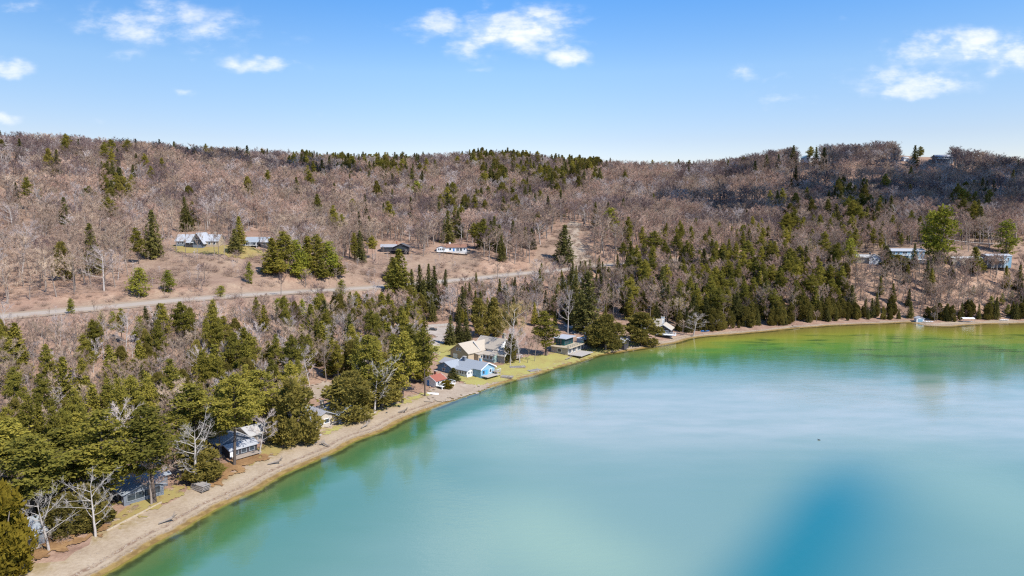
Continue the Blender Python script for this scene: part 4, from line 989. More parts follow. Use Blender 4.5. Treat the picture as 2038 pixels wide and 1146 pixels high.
def bare(seed, h=14.0, spread=4.2, limbs=13, br=7, tw=12, tww=.05, tl=1.0, start=.32, up=.75, trunk_r=None, multi=1, twist=.5):
    r = np.random.default_rng(seed); tk = TM(); cr = TM()
    for stem_ in range(multi):
        lean = r.normal(0, .06, 2) + (r.normal(0, .22, 2) if multi > 1 else 0)
        t = np.linspace(0, 1, 8); H = h * (.88 if multi == 1 else r.uniform(.7, .95))
        P = np.stack([lean[0] * H * t + r.normal(0, .03, 8).cumsum() * twist * h / 14, lean[1] * H * t + r.normal(0, .03, 8).cumsum() * twist * h / 14, H * t], 1); P[0, 2] = -.6
        R0 = (trunk_r or .014 * h) * (.75 if multi > 1 else 1); R = R0 * (1 - t) ** .75 + .02
        tk.tube(P, R, 6)
        for l in range(limbs):
            f = start + (1 - start) * ((l + r.random()) / limbs) ** .9; f = min(f, .99)
            p0 = np.array([np.interp(f, t, P[:, k]) for k in range(3)])
            az = l * 2.4 + r.normal(0, .4); el = r.uniform(.35, .75) * up + .55 * (f - .5)
            d = np.array([math.cos(az) * math.cos(el), math.sin(az) * math.cos(el), math.sin(el)])
            L = spread * r.uniform(.75, 1.15) * (1.15 - .75 * abs(f - .55)) * (1.0 if f < .85 else .75)
            u = np.linspace(0, 1, 5)
            bend = r.normal(0, .12 * twist * 2, 3)
            Q = p0 + d * (L * u)[:, None] + np.array([0, 0, 1]) * (L * .22 * u ** 2)[:, None] + bend * (L * u ** 2)[:, None]
            tk.tube(Q, R0 * .42 * (1 - f * .5) * (1 - u * .9) + .012, 4)
            tint = r.random()
            for b in range(br):
                g = r.uniform(.22, 1.0); q0 = np.array([np.interp(g, u, Q[:, k]) for k in range(3)])
                bd = unit(unit(Q[-1] - Q[0]) * .7 + r.normal(0, .55, 3) + np.array([0, 0, .35])); bl = L * r.uniform(.25, .5) * (1.2 - .5 * g)
                B = np.stack([q0, q0 + bd * bl * .5 + r.normal(0, .05 * bl, 3), q0 + bd * bl])
                cr.tube(B, [.035, .022, .008], 3, tint)
                g2 = r.uniform(.1, 1, tw)[:, None]; o = B[0] + (B[2] - B[0]) * g2
                td = unit(bd * .55 + r.normal(0, .6, (tw, 3)) + np.array([0, 0, .28])); ln = (r.uniform(.5, 1.1, tw) * tl)[:, None]
                sd = unit(np.cross(td, r.normal(0, 1, (tw, 3)))) * tww / 2
                cr.tris(np.stack([o - sd, o + sd, o + td * ln], 1), tint * .7 + .3 * r.random())
    return tk, cr

def tufts(tm, C, rad, n, size, flat, r, tint, droop=0.0, out=None):
    """needle clumps: n triangles round every centre"""
    C = np.repeat(np.asarray(C, float), n, 0); m = len(C)
    P = C + r.normal(0, 1, (m, 3)) * np.array(rad)
    a = r.normal(0, 1, (m, 3)); a[:, 2] *= flat; a = unit(a)
    b = r.normal(0, 1, (m, 3)); b[:, 2] *= flat; b[:, 2] -= droop; b = unit(b - a * (a * b).sum(1, keepdims=True))
    s = (size * r.uniform(.6, 1.3, m))[:, None]
    tm.tris(np.stack([P - a * s * .5, P + a * s * .5, P + b * s * 1.1], 1), np.repeat(np.repeat(tint, n), 3) if np.ndim(tint) else tint)

def pine(seed, h=20.0, R=4.2, start=.3, whorls=17, per=5, n=10, size=.55, ragged=.35, lean=.0):
    r = np.random.default_rng(seed); tk = TM(); cr = TM()
    t = np.linspace(0, 1, 7); P = np.stack([lean * h * t ** 2 + r.normal(0, .04, 7).cumsum(), r.normal(0, .04, 7).cumsum(), h * t], 1); P[0, 2] = -.6
    tk.tube(P, .0135 * h * (1 - t) ** .8 + .03, 7)
    for wv in range(whorls):
        f = start + (1 - start) * (wv / (whorls - 1)) ** .95; x = (f - start) / (1 - start)
        prof = (1 - x) ** .62 * (.55 + .75 * min(1, x * 3.2)); p0 = np.array([np.interp(f, t, P[:, k]) for k in range(3)])
        for b in range(per if x < .85 else 3):
            if r.random() < ragged * .45: continue
            az = r.random() * 6.283; el = r.uniform(-.12, .38) + .45 * x
            L = max(.5, R * prof * r.uniform(1 - ragged, 1 + ragged * .7)); d = np.array([math.cos(az) * math.cos(el), math.sin(az) * math.cos(el), math.sin(el)])
            u = np.linspace(0, 1, 4); Q = p0 + d * (L * u)[:, None] + np.array([0, 0, 1]) * (L * .1 * u ** 2)[:, None]
            tk.tube(Q, .05 * (1 - u) + .012, 3)
            k = max(2, int(L * 1.7)); g = r.uniform(.3, 1.02, k); side = np.array([-d[1], d[0], 0])
            C = p0 + d * (L * g)[:, None] + side * (r.normal(0, .26, k) * L * g)[:, None] + np.array([0, 0, .12])
            tufts(cr, C, (.45, .45, .26), n, size, .75, r, np.clip(r.normal(.5, .22, k), 0, 1), droop=-.15)
    tufts(cr, [P[-1] - [0, 0, .4], P[-1]], (.22, .22, .35), 14, size * .8, 1, r, .6)
    return tk, cr

def spruce(seed, h=15.0, R=3.0, start=.06, rows=24, size=.5, n=9, droop=.35):
    r = np.random.default_rng(seed); tk = TM(); cr = TM()
    tk.tube([(0, 0, -.6), (0, 0, h * .5), (0, 0, h)], [.012 * h, .008 * h, .02], 6)
    for k in range(rows):
        x = k / (rows - 1); z = h * (start + (1 - start) * x ** .92); rad = R * (1 - x) ** .85 * r.uniform(.86, 1.12) + .12
        m = max(3, int(rad * 3.6)); az0 = r.random() * 6.3
        for b in range(m):
            a = az0 + b / m * 6.283 + r.normal(0, .15); L = rad * r.uniform(.72, 1.15); kk = max(2, int(L * 1.7)); g = np.linspace(.32, 1, kk)
            C = np.stack([np.cos(a) * L * g, np.sin(a) * L * g, z - droop * L * g ** 1.5 + .2 * L * g], 1)
            tufts(cr, C, (.2, .2, .16), n, size, .6, r, float(np.clip(r.normal(.5, .25), 0, 1)), droop=.3)
    tufts(cr, [(0, 0, h - .3), (0, 0, h)], (.08, .08, .25), 10, size * .7, 2, r, .6)
    return tk, cr

def cedar(seed, h=9.0, R=3.0, n=5200, size=.42, point=.45, lumps=26):
    """white cedar: a dense egg of upright sprays with lobes and gaps"""
    r = np.random.default_rng(seed); tk = TM(); cr = TM()
    for k in range(3):
        a = r.random() * 6.3; tk.tube([(0, 0, -.5), (.2 * math.cos(a), .2 * math.sin(a), h * .3), (.5 * R * math.cos(a), .5 * R * math.sin(a), h * .75)], [.16, .12, .03], 5)
    LZ = r.uniform(.05, .97, lumps); LA = r.random(lumps) * 6.283; per = n // lumps
    for z, a in zip(LZ, LA):
        prof = max(.1, (math.sin(math.pi * min(1, (z + .12) / 1.12) ** .75)) ** point * (1 - max(0, z - .55) ** 1.6 * 1.9))
        rr = R * prof * r.uniform(.62, 1.0); lump = R * r.uniform(.3, .48) * (1 - .45 * z)
        C = np.array([rr * .72 * math.cos(a), rr * .72 * math.sin(a), z * h])
        d = unit(r.normal(0, 1, (per, 3))); P = C + d * (lump * r.uniform(.55, 1.05, per))[:, None] * np.array([1, 1, 1.5])
        P[:, 2] = np.clip(P[:, 2], .1, h * 1.04)
        b = unit(np.array([0, 0, 1.0]) + d * .7 + r.normal(0, .35, (per, 3))); s = unit(np.cross(b, r.normal(0, 1, (per, 3)))); q = (size * r.uniform(.6, 1.3, per))[:, None]
        cr.tris(np.stack([P - s * q * .42, P + s * q * .42, P + b * q * 1.25], 1), np.repeat(np.clip(r.normal(.5, .14, per) + r.normal(0, .2), 0, 1), 3))
    tufts(cr, np.stack([r.normal(0, R * .2, 22), r.normal(0, R * .2, 22), r.uniform(.2, .8, 22) * h], 1), (R * .28, R * .28, h * .08), 30, size * 1.3, 1.5, r, .3)
    return tk, cr

def shrub(seed, h=2.2, R=1.8, n=260):
    r = np.random.default_rng(seed); cr = TM()
    for k in range(16):
        d = unit(r.normal(0, 1, 3) * [1, 1, .5] + [0, 0, .8]); L = h * r.uniform(.6, 1.1); cr.tube([(0, 0, 0), d * L * .5 * [1.2, 1.2, 1], d * L * [1.3, 1.3, 1]], [.05, .03, .01], 3, r.random())
    o = r.normal(0, 1, (n, 3)) * [R * .5, R * .5, h * .22] + [0, 0, h * .5]; o[:, 2] = np.abs(o[:, 2]); td = unit(r.normal(0, .7, (n, 3)) + [0, 0, .6]); sd = unit(np.cross(td, r.normal(0, 1, (n, 3)))) * .025
    cr.tris(np.stack([o - sd, o + sd, o + td * r.uniform(.4, .9, n)[:, None]], 1), np.repeat(r.random(n), 3)); return cr

def pair(name, gen, tmat, cmat, h):
    tk, cr = gen
    return dict(kind=name, h=h, trunk=tk.mesh(name + '_trunk', tmat), crown=cr.mesh(name + '_crown', cmat), raw=(tk, cr))
# --- prototypes
BARE = [pair('bare_tree', bare(100 + i, 14, 4.0 + .5 * (i % 3), 13, 8, 13, .055, 1.05, start=.28 + .06 * (i % 4)), BARK, TWIG, 14) for i in range(7)]
PALE = [pair('pale_bare_tree', bare(140 + i, 13, 3.6 + .4 * i, 12, 8, 12, .045, 1.0, start=.3), BARK_PALE, TWIG_PALE, 13) for i in range(3)]
SAPL = [pair('slender_sapling', bare(160 + i, 8, 1.5 + .3 * (i % 2), 9, 4, 7, .045, .8, start=.3, up=1.15, trunk_r=.07), BARK_PALE if i % 2 else BARK, TWIG_PALE if i % 2 else TWIG, 8) for i in range(4)]
PINES = [pair('white_pine', pine(200 + i, 20, 3.5 + .45 * (i % 3), .26 + .1 * (i % 3), 19, 6, 15, .42, .3 + .08 * (i % 3), .01 * i), BARK_DARK, PINE, 20) for i in range(5)]
SPRUCES = [pair('spruce', spruce(230 + i, 15, 2.7 + .35 * (i % 3), .05, 26, .40, 11), BARK_DARK, SPRUCE, 15) for i in range(4)]
GREENS = [pair('balsam_fir', spruce(250 + i, 14, 2.5 + .4 * (i % 2), .1, 22, .42, 12, droop=.1), BARK_DARK, PINE, 14) for i in range(3)]
CEDARS = [pair('cedar', cedar(270 + i, 9, [2.7, 2.2, 3.2, 2.4, 2.9][i], 8600, .33, [.4, .9, .55, .75, .45][i]), BARK, CEDAR, 9) for i in range(5)]
YOUNGS = [pair('young_pine', pine(300 + i, 9, 2.2, .08, 13, 6, 11, .36, .25), BARK, YOUNG, 9) for i in range(3)]
GOLDC = [pair('golden_cedar', cedar(320, 9, 2.8, 8600, .33, .35), BARK, GOLD, 9)]
WILLOW = [pair('budding_tree', bare(330, 13, 4.2, 14, 9, 16, .05, 1.1, start=.25, up=1.0), BARK_PALE, TWIG_GOLD, 13)]
DEAD = [pair('dead_tree', bare(340 + i, 12, 4.6, 12, 8, 9, .045, 1.1, start=.2, up=.85, trunk_r=.26, twist=1.2), BARK_PALE, BARK_PALE, 12) for i in range(3)]

def plant(proto, name, p, height_, width=None, rz=None, label=None, cat='tree', group=None, rnd=random.Random(5)):
    k = height_ / proto['h']; e = empty(name, p, rnd.random() * 6.28 if rz is None else rz, label, cat, group)
    kw = k if width is None else width
    e.scale = (kw, kw, k); e.rotation_euler[0] = rnd.gauss(0, .03); e.rotation_euler[1] = rnd.gauss(0, .03)
    obj('trunk', proto['trunk'], e); obj('crown', proto['crown'], e)
    return e
COUNT = {}
def hero(protos, name, px, base, top, wpx, label, idx=0, cat='tree', group=None, cw=None):
    """tree standing at photo pixel px,base whose tip shows at row top, crown wpx pixels wide"""
    p = ground(px, base); d = math.sqrt(p.x ** 2 + p.y ** 2 + (CAM_H - p.z) ** 2); pr = protos[idx % len(protos)]
    H = (base - top) / F_PX * d * 1.04
    kw = None; wpx = wpx * .76 if wpx and protos is PINES else wpx
    if wpx:
        v = np.concatenate(pr['raw'][1].V); w0_ = np.percentile(np.abs(v[:, 0]), 97) + np.percentile(np.abs(v[:, 1]), 97)
        kw = wpx / F_PX * d / w0_
    HERO_XY.append((p.x, p.y, max(2.0, (wpx or 30) / F_PX * d * .5)))
    return plant(pr, name, p, H, kw, None, label, cat, group)
HERO_XY = []
ORDX = ['leftmost', 'second from left', 'third from left', 'rightmost', 'front left', 'front right']
# --- trees one can single out in the photograph
for a in [
    (PINES, 'white_pine', 467, 926, 770, 105, 'tall pine with bare lower trunk standing alone before the white cabin', 2),
    (PINES, 'white_pine', 306, 1000, 845, 120, 'big dark pine overhanging the slate blue cabin', 1),
    (PINES, 'white_pine', 205, 1020, 860, 120, 'broad pine left of the slate blue cabin', 0),
    (PINES, 'white_pine', 395, 905, 785, 100, 'bright green pine behind the white dead tree', 3),
    (PINES, 'white_pine', 530, 865, 752, 90, 'bushy pine behind the white cabin left of the round cedar', 4),
    (PINES, 'white_pine', 846, 788, 664, 58, 'tall slim pine at the water end of the red-roofed cottage', 2),
    (PINES, 'white_pine', 800, 802, 672, 66, 'tall pine left of the red-roofed cottage', 0),
    (PINES, 'white_pine', 735, 815, 680, 75, 'dark pine behind the bleached dead tree by the shore', 1),
    (PINES, 'white_pine', 1087, 708, 625, 62, 'broad dark pine left of the flat-roofed boathouse', 3),
    (PINES, 'white_pine', 70, 1050, 905, 130, 'wide dark pine behind the forked dead snag', 4),
    (PINES, 'white_pine', 130, 985, 880, 110, 'spreading pine at the left beyond the near dead snag', 3),
    (PINES, 'white_pine', 20, 1010, 880, 110, 'wide pine at the left edge above the dark cabin', 2),
    (CEDARS, 'cedar', 587, 880, 765, 78, 'large round cedar beside the grey-roofed cottage', 0),
    (CEDARS, 'cedar', 400, 955, 890, 62, 'round cedar bush behind the white dead tree', 1),
    (CEDARS, 'cedar', 1205, 696, 632, 66, 'round cedar in front of the dark steep-gabled cottage', 2),
    (CEDARS, 'cedar', 1274, 684, 628, 58, 'rounded cedar pair between the dark cottage and the grey house', 3),
    (CEDARS, 'cedar', 700, 828, 750, 85, 'dark rounded evergreen right of the grey-roofed cottage', 4),
    (CEDARS, 'cedar', 760, 808, 735, 70, 'low dark evergreen under the shoreline pines', 1),
    (CEDARS, 'cedar', 135, 1062, 1000, 60, 'dark cedar behind the forked dead snag', 2),
    (CEDARS, 'cedar', 185, 1045, 980, 60, 'dark cedar behind the sprawling dead tree', 0),
    (GOLDC, 'golden_cedar', 8, 1152, 1010, 70, 'golden-brown cedar cut by the left edge of the beach', 0),
    (GOLDC, 'golden_shrub', 888, 772, 758, 24, 'small rounded golden shrub on the sandy yard', 0),
    (SPRUCES, 'spruce', 902, 757, 733, 24, 'small dark conical spruce in front of the blue cottage', 0),
    (SPRUCES, 'spruce', 895, 686, 630, 22, 'leftmost spruce of the row on the lawn behind the garage', 1),
    (SPRUCES, 'spruce', 914, 682, 632, 22, 'middle spruce of the row on the lawn behind the garage', 2),
    (SPRUCES, 'spruce', 929, 680, 636, 20, 'right spruce of the row on the lawn behind the garage', 3),
    (CEDARS, 'cedar', 955, 670, 600, 30, 'slim olive cedar behind the garage roof', 3),
    (CEDARS, 'cedar', 985, 668, 598, 34, 'tall olive cedar behind the lake house roof', 1),
    (WILLOW, 'budding_tree', 1018, 712, 608, 62, 'golden budding tree rising behind the lake house', 0),
    (CEDARS, 'cedar', 1014, 722, 668, 22, 'narrow dark cedar at the corner of the lake house', 2),
    (PALE, 'birch_tree', 1015, 727, 655, 36, 'white leaning birch at the corner of the lake house', 0),
    (PALE, 'bare_tree', 1035, 722, 655, 46, 'pale bare tree with many upright limbs on the lawn', 1),
    (BARE, 'bare_tree', 1050, 722, 672, 26, 'bare grey tree on the lawn right of the pale one', 2),
    (BARE, 'bare_tree', 1064, 719, 668, 26, 'bare grey tree on the lawn nearest the broad dark pine', 3),
    (PALE, 'bare_tree', 1130, 665, 580, 44, 'tall pale bare tree behind the boathouse roof', 2),
    (SPRUCES, 'spruce', 1165, 660, 548, 52, 'tall dark spruce behind the dark steep-gabled cottage', 0),
    (SPRUCES, 'spruce', 1145, 640, 552, 40, 'dark spruce left of the tallest spruce above the boathouse', 2),
    (PALE, 'bare_tree', 1380, 668, 625, 46, 'whitish bare bushy tree beside the blue boat', 0),
    (DEAD, 'dead_tree', 388, 966, 858, 95, 'white dead tree with fan of branches above the dock stack', 0),
    (DEAD, 'dead_tree', 97, 1097, 1000, 85, 'forked bone-white dead snag on the near beach', 1),
    (DEAD, 'dead_tree', 190, 1068, 975, 80, 'sprawling bleached dead tree left of the timber edging', 2),
    (BARE, 'bare_tree', 302, 1004, 905, 75, 'grey leafless tree in front of the slate blue cabin', 4),
    (DEAD, 'dead_tree', 745, 822, 722, 70, 'bleached dead tree tangled among the dark shoreline pines', 0),
    (PALE, 'bare_tree', 516, 905, 830, 60, 'pale pink-grey bare shrub-tree before the white cabin', 1),
    (PALE, 'bare_tree', 630, 862, 815, 30, 'thin leaning bare tree beside the fire ring', 2),
    (SPRUCES, 'spruce', 469, 503, 462, 26, 'dark spruce between the two upper-left houses', 1),
    (GREENS, 'fir_tree', 478, 490, 438, 20, 'green fir behind the gap between the two upper-left houses', 0),
    (SPRUCES, 'spruce', 1122, 522, 452, 38, 'large solitary conical spruce beside the dirt track', 3),
    (GREENS, 'fir_tree', 792, 592, 502, 48, 'tall fir standing at the edge of the road', 1),
    (GREENS, 'fir_tree', 780, 560, 515, 30, 'shorter fir just uphill of the tall roadside fir', 2),
    (YOUNGS, 'young_pine', 440, 592, 572, 16, 'bright yellow-green young pine at the road edge', 0),
    (YOUNGS, 'young_pine', 678, 592, 560, 18, 'bright young pine below the road', 1),
    (YOUNGS, 'young_pine', 335, 580, 546, 24, 'young pine in the clearing left of the road bend', 2),
    (YOUNGS, 'young_pine', 497, 565, 528, 14, 'slim young pine alone on the open grass slope', 0),
    (YOUNGS, 'young_pine', 143, 625, 600, 12, 'yellowish young pine at the left end of the road', 1),
    (YOUNGS, 'young_pine', 276, 590, 545, 34, 'yellow-green pine clump at the left edge of the clearing', 2),
    (YOUNGS, 'young_pine', 1868, 522, 435, 46, 'large bright pine right of the light blue house', 1),
    (YOUNGS, 'young_pine', 1848, 508, 440, 34, 'bright pine just behind the light blue house', 3),
    (GREENS, 'fir_tree', 1942, 545, 503, 26, 'green fir in front of the long slate blue house', 0),
    (YOUNGS, 'young_pine', 1692, 528, 485, 28, 'bright pine left of the small white-walled cottage', 2),
    (SPRUCES, 'spruce', 1762, 522, 494, 30, 'dark spruce against the left end of the light blue house', 2),
    (CEDARS, 'cedar', 1785, 532, 512, 44, 'olive cedar clump below the light blue house', 1),
    (YOUNGS, 'young_pine', 2002, 505, 455, 30, 'round-topped bright pine near the right edge above the slate house', 1),
    (YOUNGS, 'young_pine', 1213, 470, 420, 34, 'bright yellow-green pine alone among bare hillside trees', 0),
    (PINES, 'white_pine', 1300, 520, 465, 40, 'dark pine above the road right of the dirt track', 2),
    (BARE, 'bare_tree', 351, 502, 452, 24, 'bare tree at the left end of the big hillside house', 0),
    (BARE, 'bare_tree', 369, 508, 455, 18, 'slim bare tree before the left wing of the big hillside house', 1),
    (BARE, 'bare_tree', 393, 517, 455, 26, 'tall bare tree before the steep gable of the big hillside house', 2),
    (BARE, 'bare_tree', 427, 510, 456, 22, 'bare tree before the right wing of the big hillside house', 3),
    (BARE, 'bare_tree', 436, 518, 448, 26, 'tallest bare tree on the lawn of the big hillside house', 5),
    (BARE, 'bare_tree', 446, 515, 452, 24, 'bare tree between the big hillside house and the dark spruce', 6),
    (BARE, 'bare_tree', 525, 507, 450, 22, 'bare tree in front of the low blue-grey hillside house', 4),
    (BARE, 'bare_tree', 748, 516, 455, 30, 'bare tree left of the dark brown hillside house', 2),
    (BARE, 'bare_tree', 843, 510, 450, 34, 'bare tree between the dark house and the rust-roofed cottage', 1),
    (BARE, 'bare_tree', 883, 510, 462, 20, 'slim bare tree before the white rust-roofed cottage', 5),
    (YOUNGS, 'young_pine', 832, 405, 365, 24, 'yellowish pine high on the bare hillside', 1)]:
    hero(*a)
for i, (px, base, top, w_) in enumerate([(822, 604, 540, 20), (838, 606, 532, 24), (853, 605, 530, 24), (868, 603, 534, 22), (845, 618, 560, 26), (862, 616, 556, 24)]):
    hero(SPRUCES, 'spruce', px, base, top, w_, ORDX[i] + ' dark spruce in the tight clump below the road', i, group='dark spruce clump below the road')
for i, (px, base, top, w_) in enumerate([(545, 548, 482, 40), (570, 545, 470, 46), (592, 548, 488, 38), (612, 545, 478, 40), (632, 545, 474, 40), (655, 548, 490, 38), (672, 550, 510, 30), (558, 556, 520, 34), (600, 555, 520, 30), (640, 554, 518, 28)]):
    hero([GREENS, PINES, YOUNGS][i % 3], ['fir_tree', 'white_pine', 'young_pine'][i % 3], px, base, top, w_, ['tall leftmost', 'tall second', 'tall third', 'tall fourth', 'tall fifth', 'tall sixth', 'rightmost', 'front left', 'front middle', 'front right'][i] + ' ' + ['green fir', 'green pine', 'yellow-green young pine'][i % 3] + ' of the grove below the low blue-grey house', i, group='evergreen grove below the blue-grey house')
# single evergreens seen on the far slope: tip pixel, assumed height
FAR = [(127, 276, 'p'), (208, 284, 'p'), (250, 278, 'p'), (312, 282, 's'), (228, 345, 'p'), (240, 335, 's'), (218, 395, 'p'), (222, 360, 's'), (300, 420, 's'), (272, 455, 'p'),
       (420, 292, 's'), (470, 292, 's'), (490, 290, 's'), (535, 291, 'p'), (525, 300, 's'), (625, 322, 'p'), (640, 318, 's'), (612, 330, 'p'), (665, 365, 's'), (685, 297, 'p'), (754, 312, 's'), (768, 340, 's'), (784, 345, 's'), (820, 335, 's'), (790, 299, 'p'), (866, 318, 's'), (960, 345, 'p'), (975, 335, 's'), (1003, 330, 's'), (1020, 325, 's'), (1035, 318, 's'), (1050, 315, 's'), (1062, 330, 's'), (1005, 345, 'p'), (1195, 335, 's'), (905, 412, 'p'), (918, 408, 'p'), (890, 420, 's'), (945, 445, 'p'), (960, 440, 's'), (995, 448, 's'), (1022, 440, 's'), (1045, 452, 's'), (1060, 455, 's'), (1603, 375, 'p'), (1582, 418, 'p'), (1570, 425, 'p'), (1680, 375, 'p'), (1690, 395, 'p'), (1700, 400, 'p'), (1712, 410, 'p'), (1725, 412, 's'), (1672, 380, 's'), (1580, 290, 's'), (1612, 292, 'p'), (1625, 293, 's'), (1640, 294, 's'), (1822, 290, 's'), (1832, 292, 'p'), (1920, 395, 's'), (1940, 402, 'p'), (1955, 412, 's'), (740, 470, 'p'), (705, 465, 'p'), (715, 460, 's'), (1030, 300, 'p'), (1045, 298, 'p')]
FAR += [(int(x), 297 + 3 * math.sin(x), 's') for x in np.arange(1010, 1185, 11)]
SIDE = [(340, 'near the upper-left houses'), (760, 'left of centre ridge'), (1200, 'on the middle of the hill'), (1560, 'right of the dirt track'), (2100, 'on the right-hand hill')]
FARL = []
for i, (px, py, k) in enumerate(FAR):
    H = 24.0 + 3 * math.sin(i * 1.7) if py < 430 else 18.0 + 3 * math.sin(i); p = ground(px, py, H)
    pr = (PINES if k == 'p' else SPRUCES)[i % 4]; zone = 'on the skyline ridge' if py < 305 else next(t for x, t in SIDE if px < x)
    o_ = plant(pr, 'white_pine' if k == 'p' else 'spruce', p, H, H / pr['h'] * (1.0 if k == 'p' else 1.2), None, ('dark pine' if k == 'p' else 'dark conical spruce') + ' rising above bare wood ' + zone, 'tree', 'single evergreens on the far hillside')
    HERO_XY.append((p.x, p.y, 2.5)); FARL.append((px, o_))
ORD = 'first second third fourth fifth sixth seventh eighth ninth tenth eleventh twelfth thirteenth fourteenth fifteenth sixteenth seventeenth eighteenth nineteenth twentieth'.split()
ORD = ORD + ['twenty-' + o_ for o_ in ORD[:9]] + ['thirtieth'] + ['thirty-' + o_ for o_ in ORD[:9]] + ['fortieth']
FARL.sort(key=lambda a: a[0])
for lb in {o_['label'] for _, o_ in FARL}:
    g_ = [o_ for _, o_ in FARL if o_['label'] == lb]
    if 1 < len(g_) <= 40:
        for k, o_ in enumerate(g_): o_['label'] = lb + ', ' + ORD[k] + ' from left'

# ------------------------------------------------------------------ woods
Z_LEFT = [(-200, 660), (0, 640), (200, 622), (440, 604), (700, 590), (880, 600), (830, 640), (862, 700), (840, 760), (760, 805), (690, 825), (600, 850), (560, 868), (430, 925), (330, 980), (230, 1020), (120, 1060), (40, 1100), (-40, 1180), (-200, 1180)]
Z_STRIP = [(-200, 658), (0, 638), (440, 600), (700, 584), (900, 570), (900, 590), (700, 610), (440, 640), (200, 665), (-200, 700)]
Z_BANKMID = [(880, 575), (1000, 560), (1140, 548), (1250, 535), (1250, 660), (1100, 655), (1000, 665), (900, 645), (850, 640)]
Z_BANK = [(1235, 530), (1330, 525), (1420, 520), (1560, 515), (1700, 525), (1700, 645), (1500, 662), (1330, 668), (1240, 640)]
Z_BANKR = [(1700, 535), (1760, 525), (2100, 535), (2100, 648), (1700, 645)]
Z_TOPR = [(1240, 520), (1330, 470), (1560, 465), (1900, 465), (1760, 505), (1560, 510), (1330, 518)]
HOUSE_PX = [(345, 462, 445, 500), (480, 462, 550, 500), (740, 482, 820, 512), (866, 482, 935, 508), (1765, 492, 1838, 532), (1715, 503, 1752, 530), (1888, 502, 2004, 540)]
CLEAR = [OPEN_ZONES[k] for k in (0, 1, 2, 5, 6)] + [[(835, 640), (910, 640), (912, 665), (890, 670), (886, 700), (1000, 735), (1240, 690), (1290, 688), (1000, 765), (860, 800), (840, 790), (845, 700)],
         [(905, 660), (1020, 655), (1110, 650), (1300, 640), (1330, 665), (1250, 690), (1000, 730), (900, 700)],
         [(600, 770), (690, 760), (700, 830), (620, 860)], [(440, 870), (560, 850), (560, 910), (440, 930)], [(225, 945), (340, 935), (345, 1000), (225, 1010)], [(1300, 655), (1345, 655), (1345, 680), (1300, 685)]]
rng = np.random.default_rng(77)
def grid_points(step, x0, x1, y0, y1):
    xs = np.arange(x0, x1, step); ys = np.arange(y0, y1, step); X, Y = np.meshgrid(xs, ys)
    X = X + rng.uniform(-.45, .45, X.shape) * step; Y = Y + rng.uniform(-.45, .45, Y.shape) * step
    return X.ravel(), Y.ravel()
def prep(step, box):
    x, y = grid_points(step, *box); z = height(x, y); px, py, d = project(x, y, z)
    ok = (px > -160) & (px < 2200) & (py < 1330) & (z > .8)
    x, y, z, px, py, d = (a[ok] for a in (x, y, z, px, py, d))
    if y.size:
        dr = np.full(x.shape, 1e9)
        for i in range(0, len(RD), 2): dr = np.minimum(dr, (x - RD[i, 0]) ** 2 + (y - RD[i, 1]) ** 2)
        ok = dr > 9.5 ** 2
        for (hx, hy, hr) in HERO_XY: ok &= (x - hx) ** 2 + (y - hy) ** 2 > (hr * .7) ** 2
        x, y, z, px, py, d = (a[ok] for a in (x, y, z, px, py, d))
    clear = np.zeros(x.shape, bool)
    for c in CLEAR: clear |= in_px(c, px, py)
    for (a, b, c, e_) in HOUSE_PX: clear |= (px > a) & (px < c) & (py > b) & (py < e_)
    return x, y, z, px, py, d, clear
TREES = []      # (kind, proto index, x, y, z, H, width factor, px, py, d, zone)
def put(kind, n_, x, y, z, H, wf, px, py, d, zone): TREES.append((kind, n_, x, y, z, H, wf, px, py, d, zone))
# lakeside wood, left
x, y, z, px, py, d, cl = prep(6.0, (-420, 120, 120, 480))
inl = in_px(Z_LEFT, px, py) & ~cl; s_ = shore_dist(x, y); strip = in_px(Z_STRIP, px, py)
for i in np.nonzero(inl & (s_ > 17))[0]:
    u = rng.random(); green = np.clip(.27 + .40 * (px[i] - 150) / 600 + .35 * (py[i] - 760) / 200, .25, .74)
    if strip[i]:
        if u < .05: put('YOUNGS', rng.integers(3), x[i], y[i], z[i], rng.uniform(4, 8), 1, px[i], py[i], d[i], 'left')
        elif u < .75: put('SAPL', rng.integers(4), x[i], y[i], z[i], rng.uniform(5, 9), 1.1, px[i], py[i], d[i], 'strip')
        continue
    if u < green:
        v = rng.random()
        if v < .22: put('GREENS', rng.integers(3), x[i], y[i], z[i], rng.uniform(11, 19), rng.uniform(1.1, 1.45), px[i], py[i], d[i], 'left')
        elif v < .50: put('CEDARS', rng.integers(5), x[i], y[i], z[i], rng.uniform(9, 15), rng.uniform(.8, 1.1), px[i], py[i], d[i], 'left')
        elif v < .82: put('PINES', rng.integers(5), x[i], y[i], z[i], rng.uniform(14, 21), rng.uniform(.8, 1.0), px[i], py[i], d[i], 'left')
        elif v < .88: put('SPRUCES', rng.integers(4), x[i], y[i], z[i], rng.uniform(12, 18), rng.uniform(1.0, 1.35), px[i], py[i], d[i], 'left')
        else: put('YOUNGS', rng.integers(3), x[i], y[i], z[i], rng.uniform(6, 11), rng.uniform(.9, 1.2), px[i], py[i], d[i], 'left')
    elif u < green + .72 * (1 - green) + .16: put('BARE' if rng.random() < .7 else 'PALE', rng.integers(7), x[i], y[i], z[i], rng.uniform(10, 16), rng.uniform(.8, 1.1), px[i], py[i], d[i], 'left')
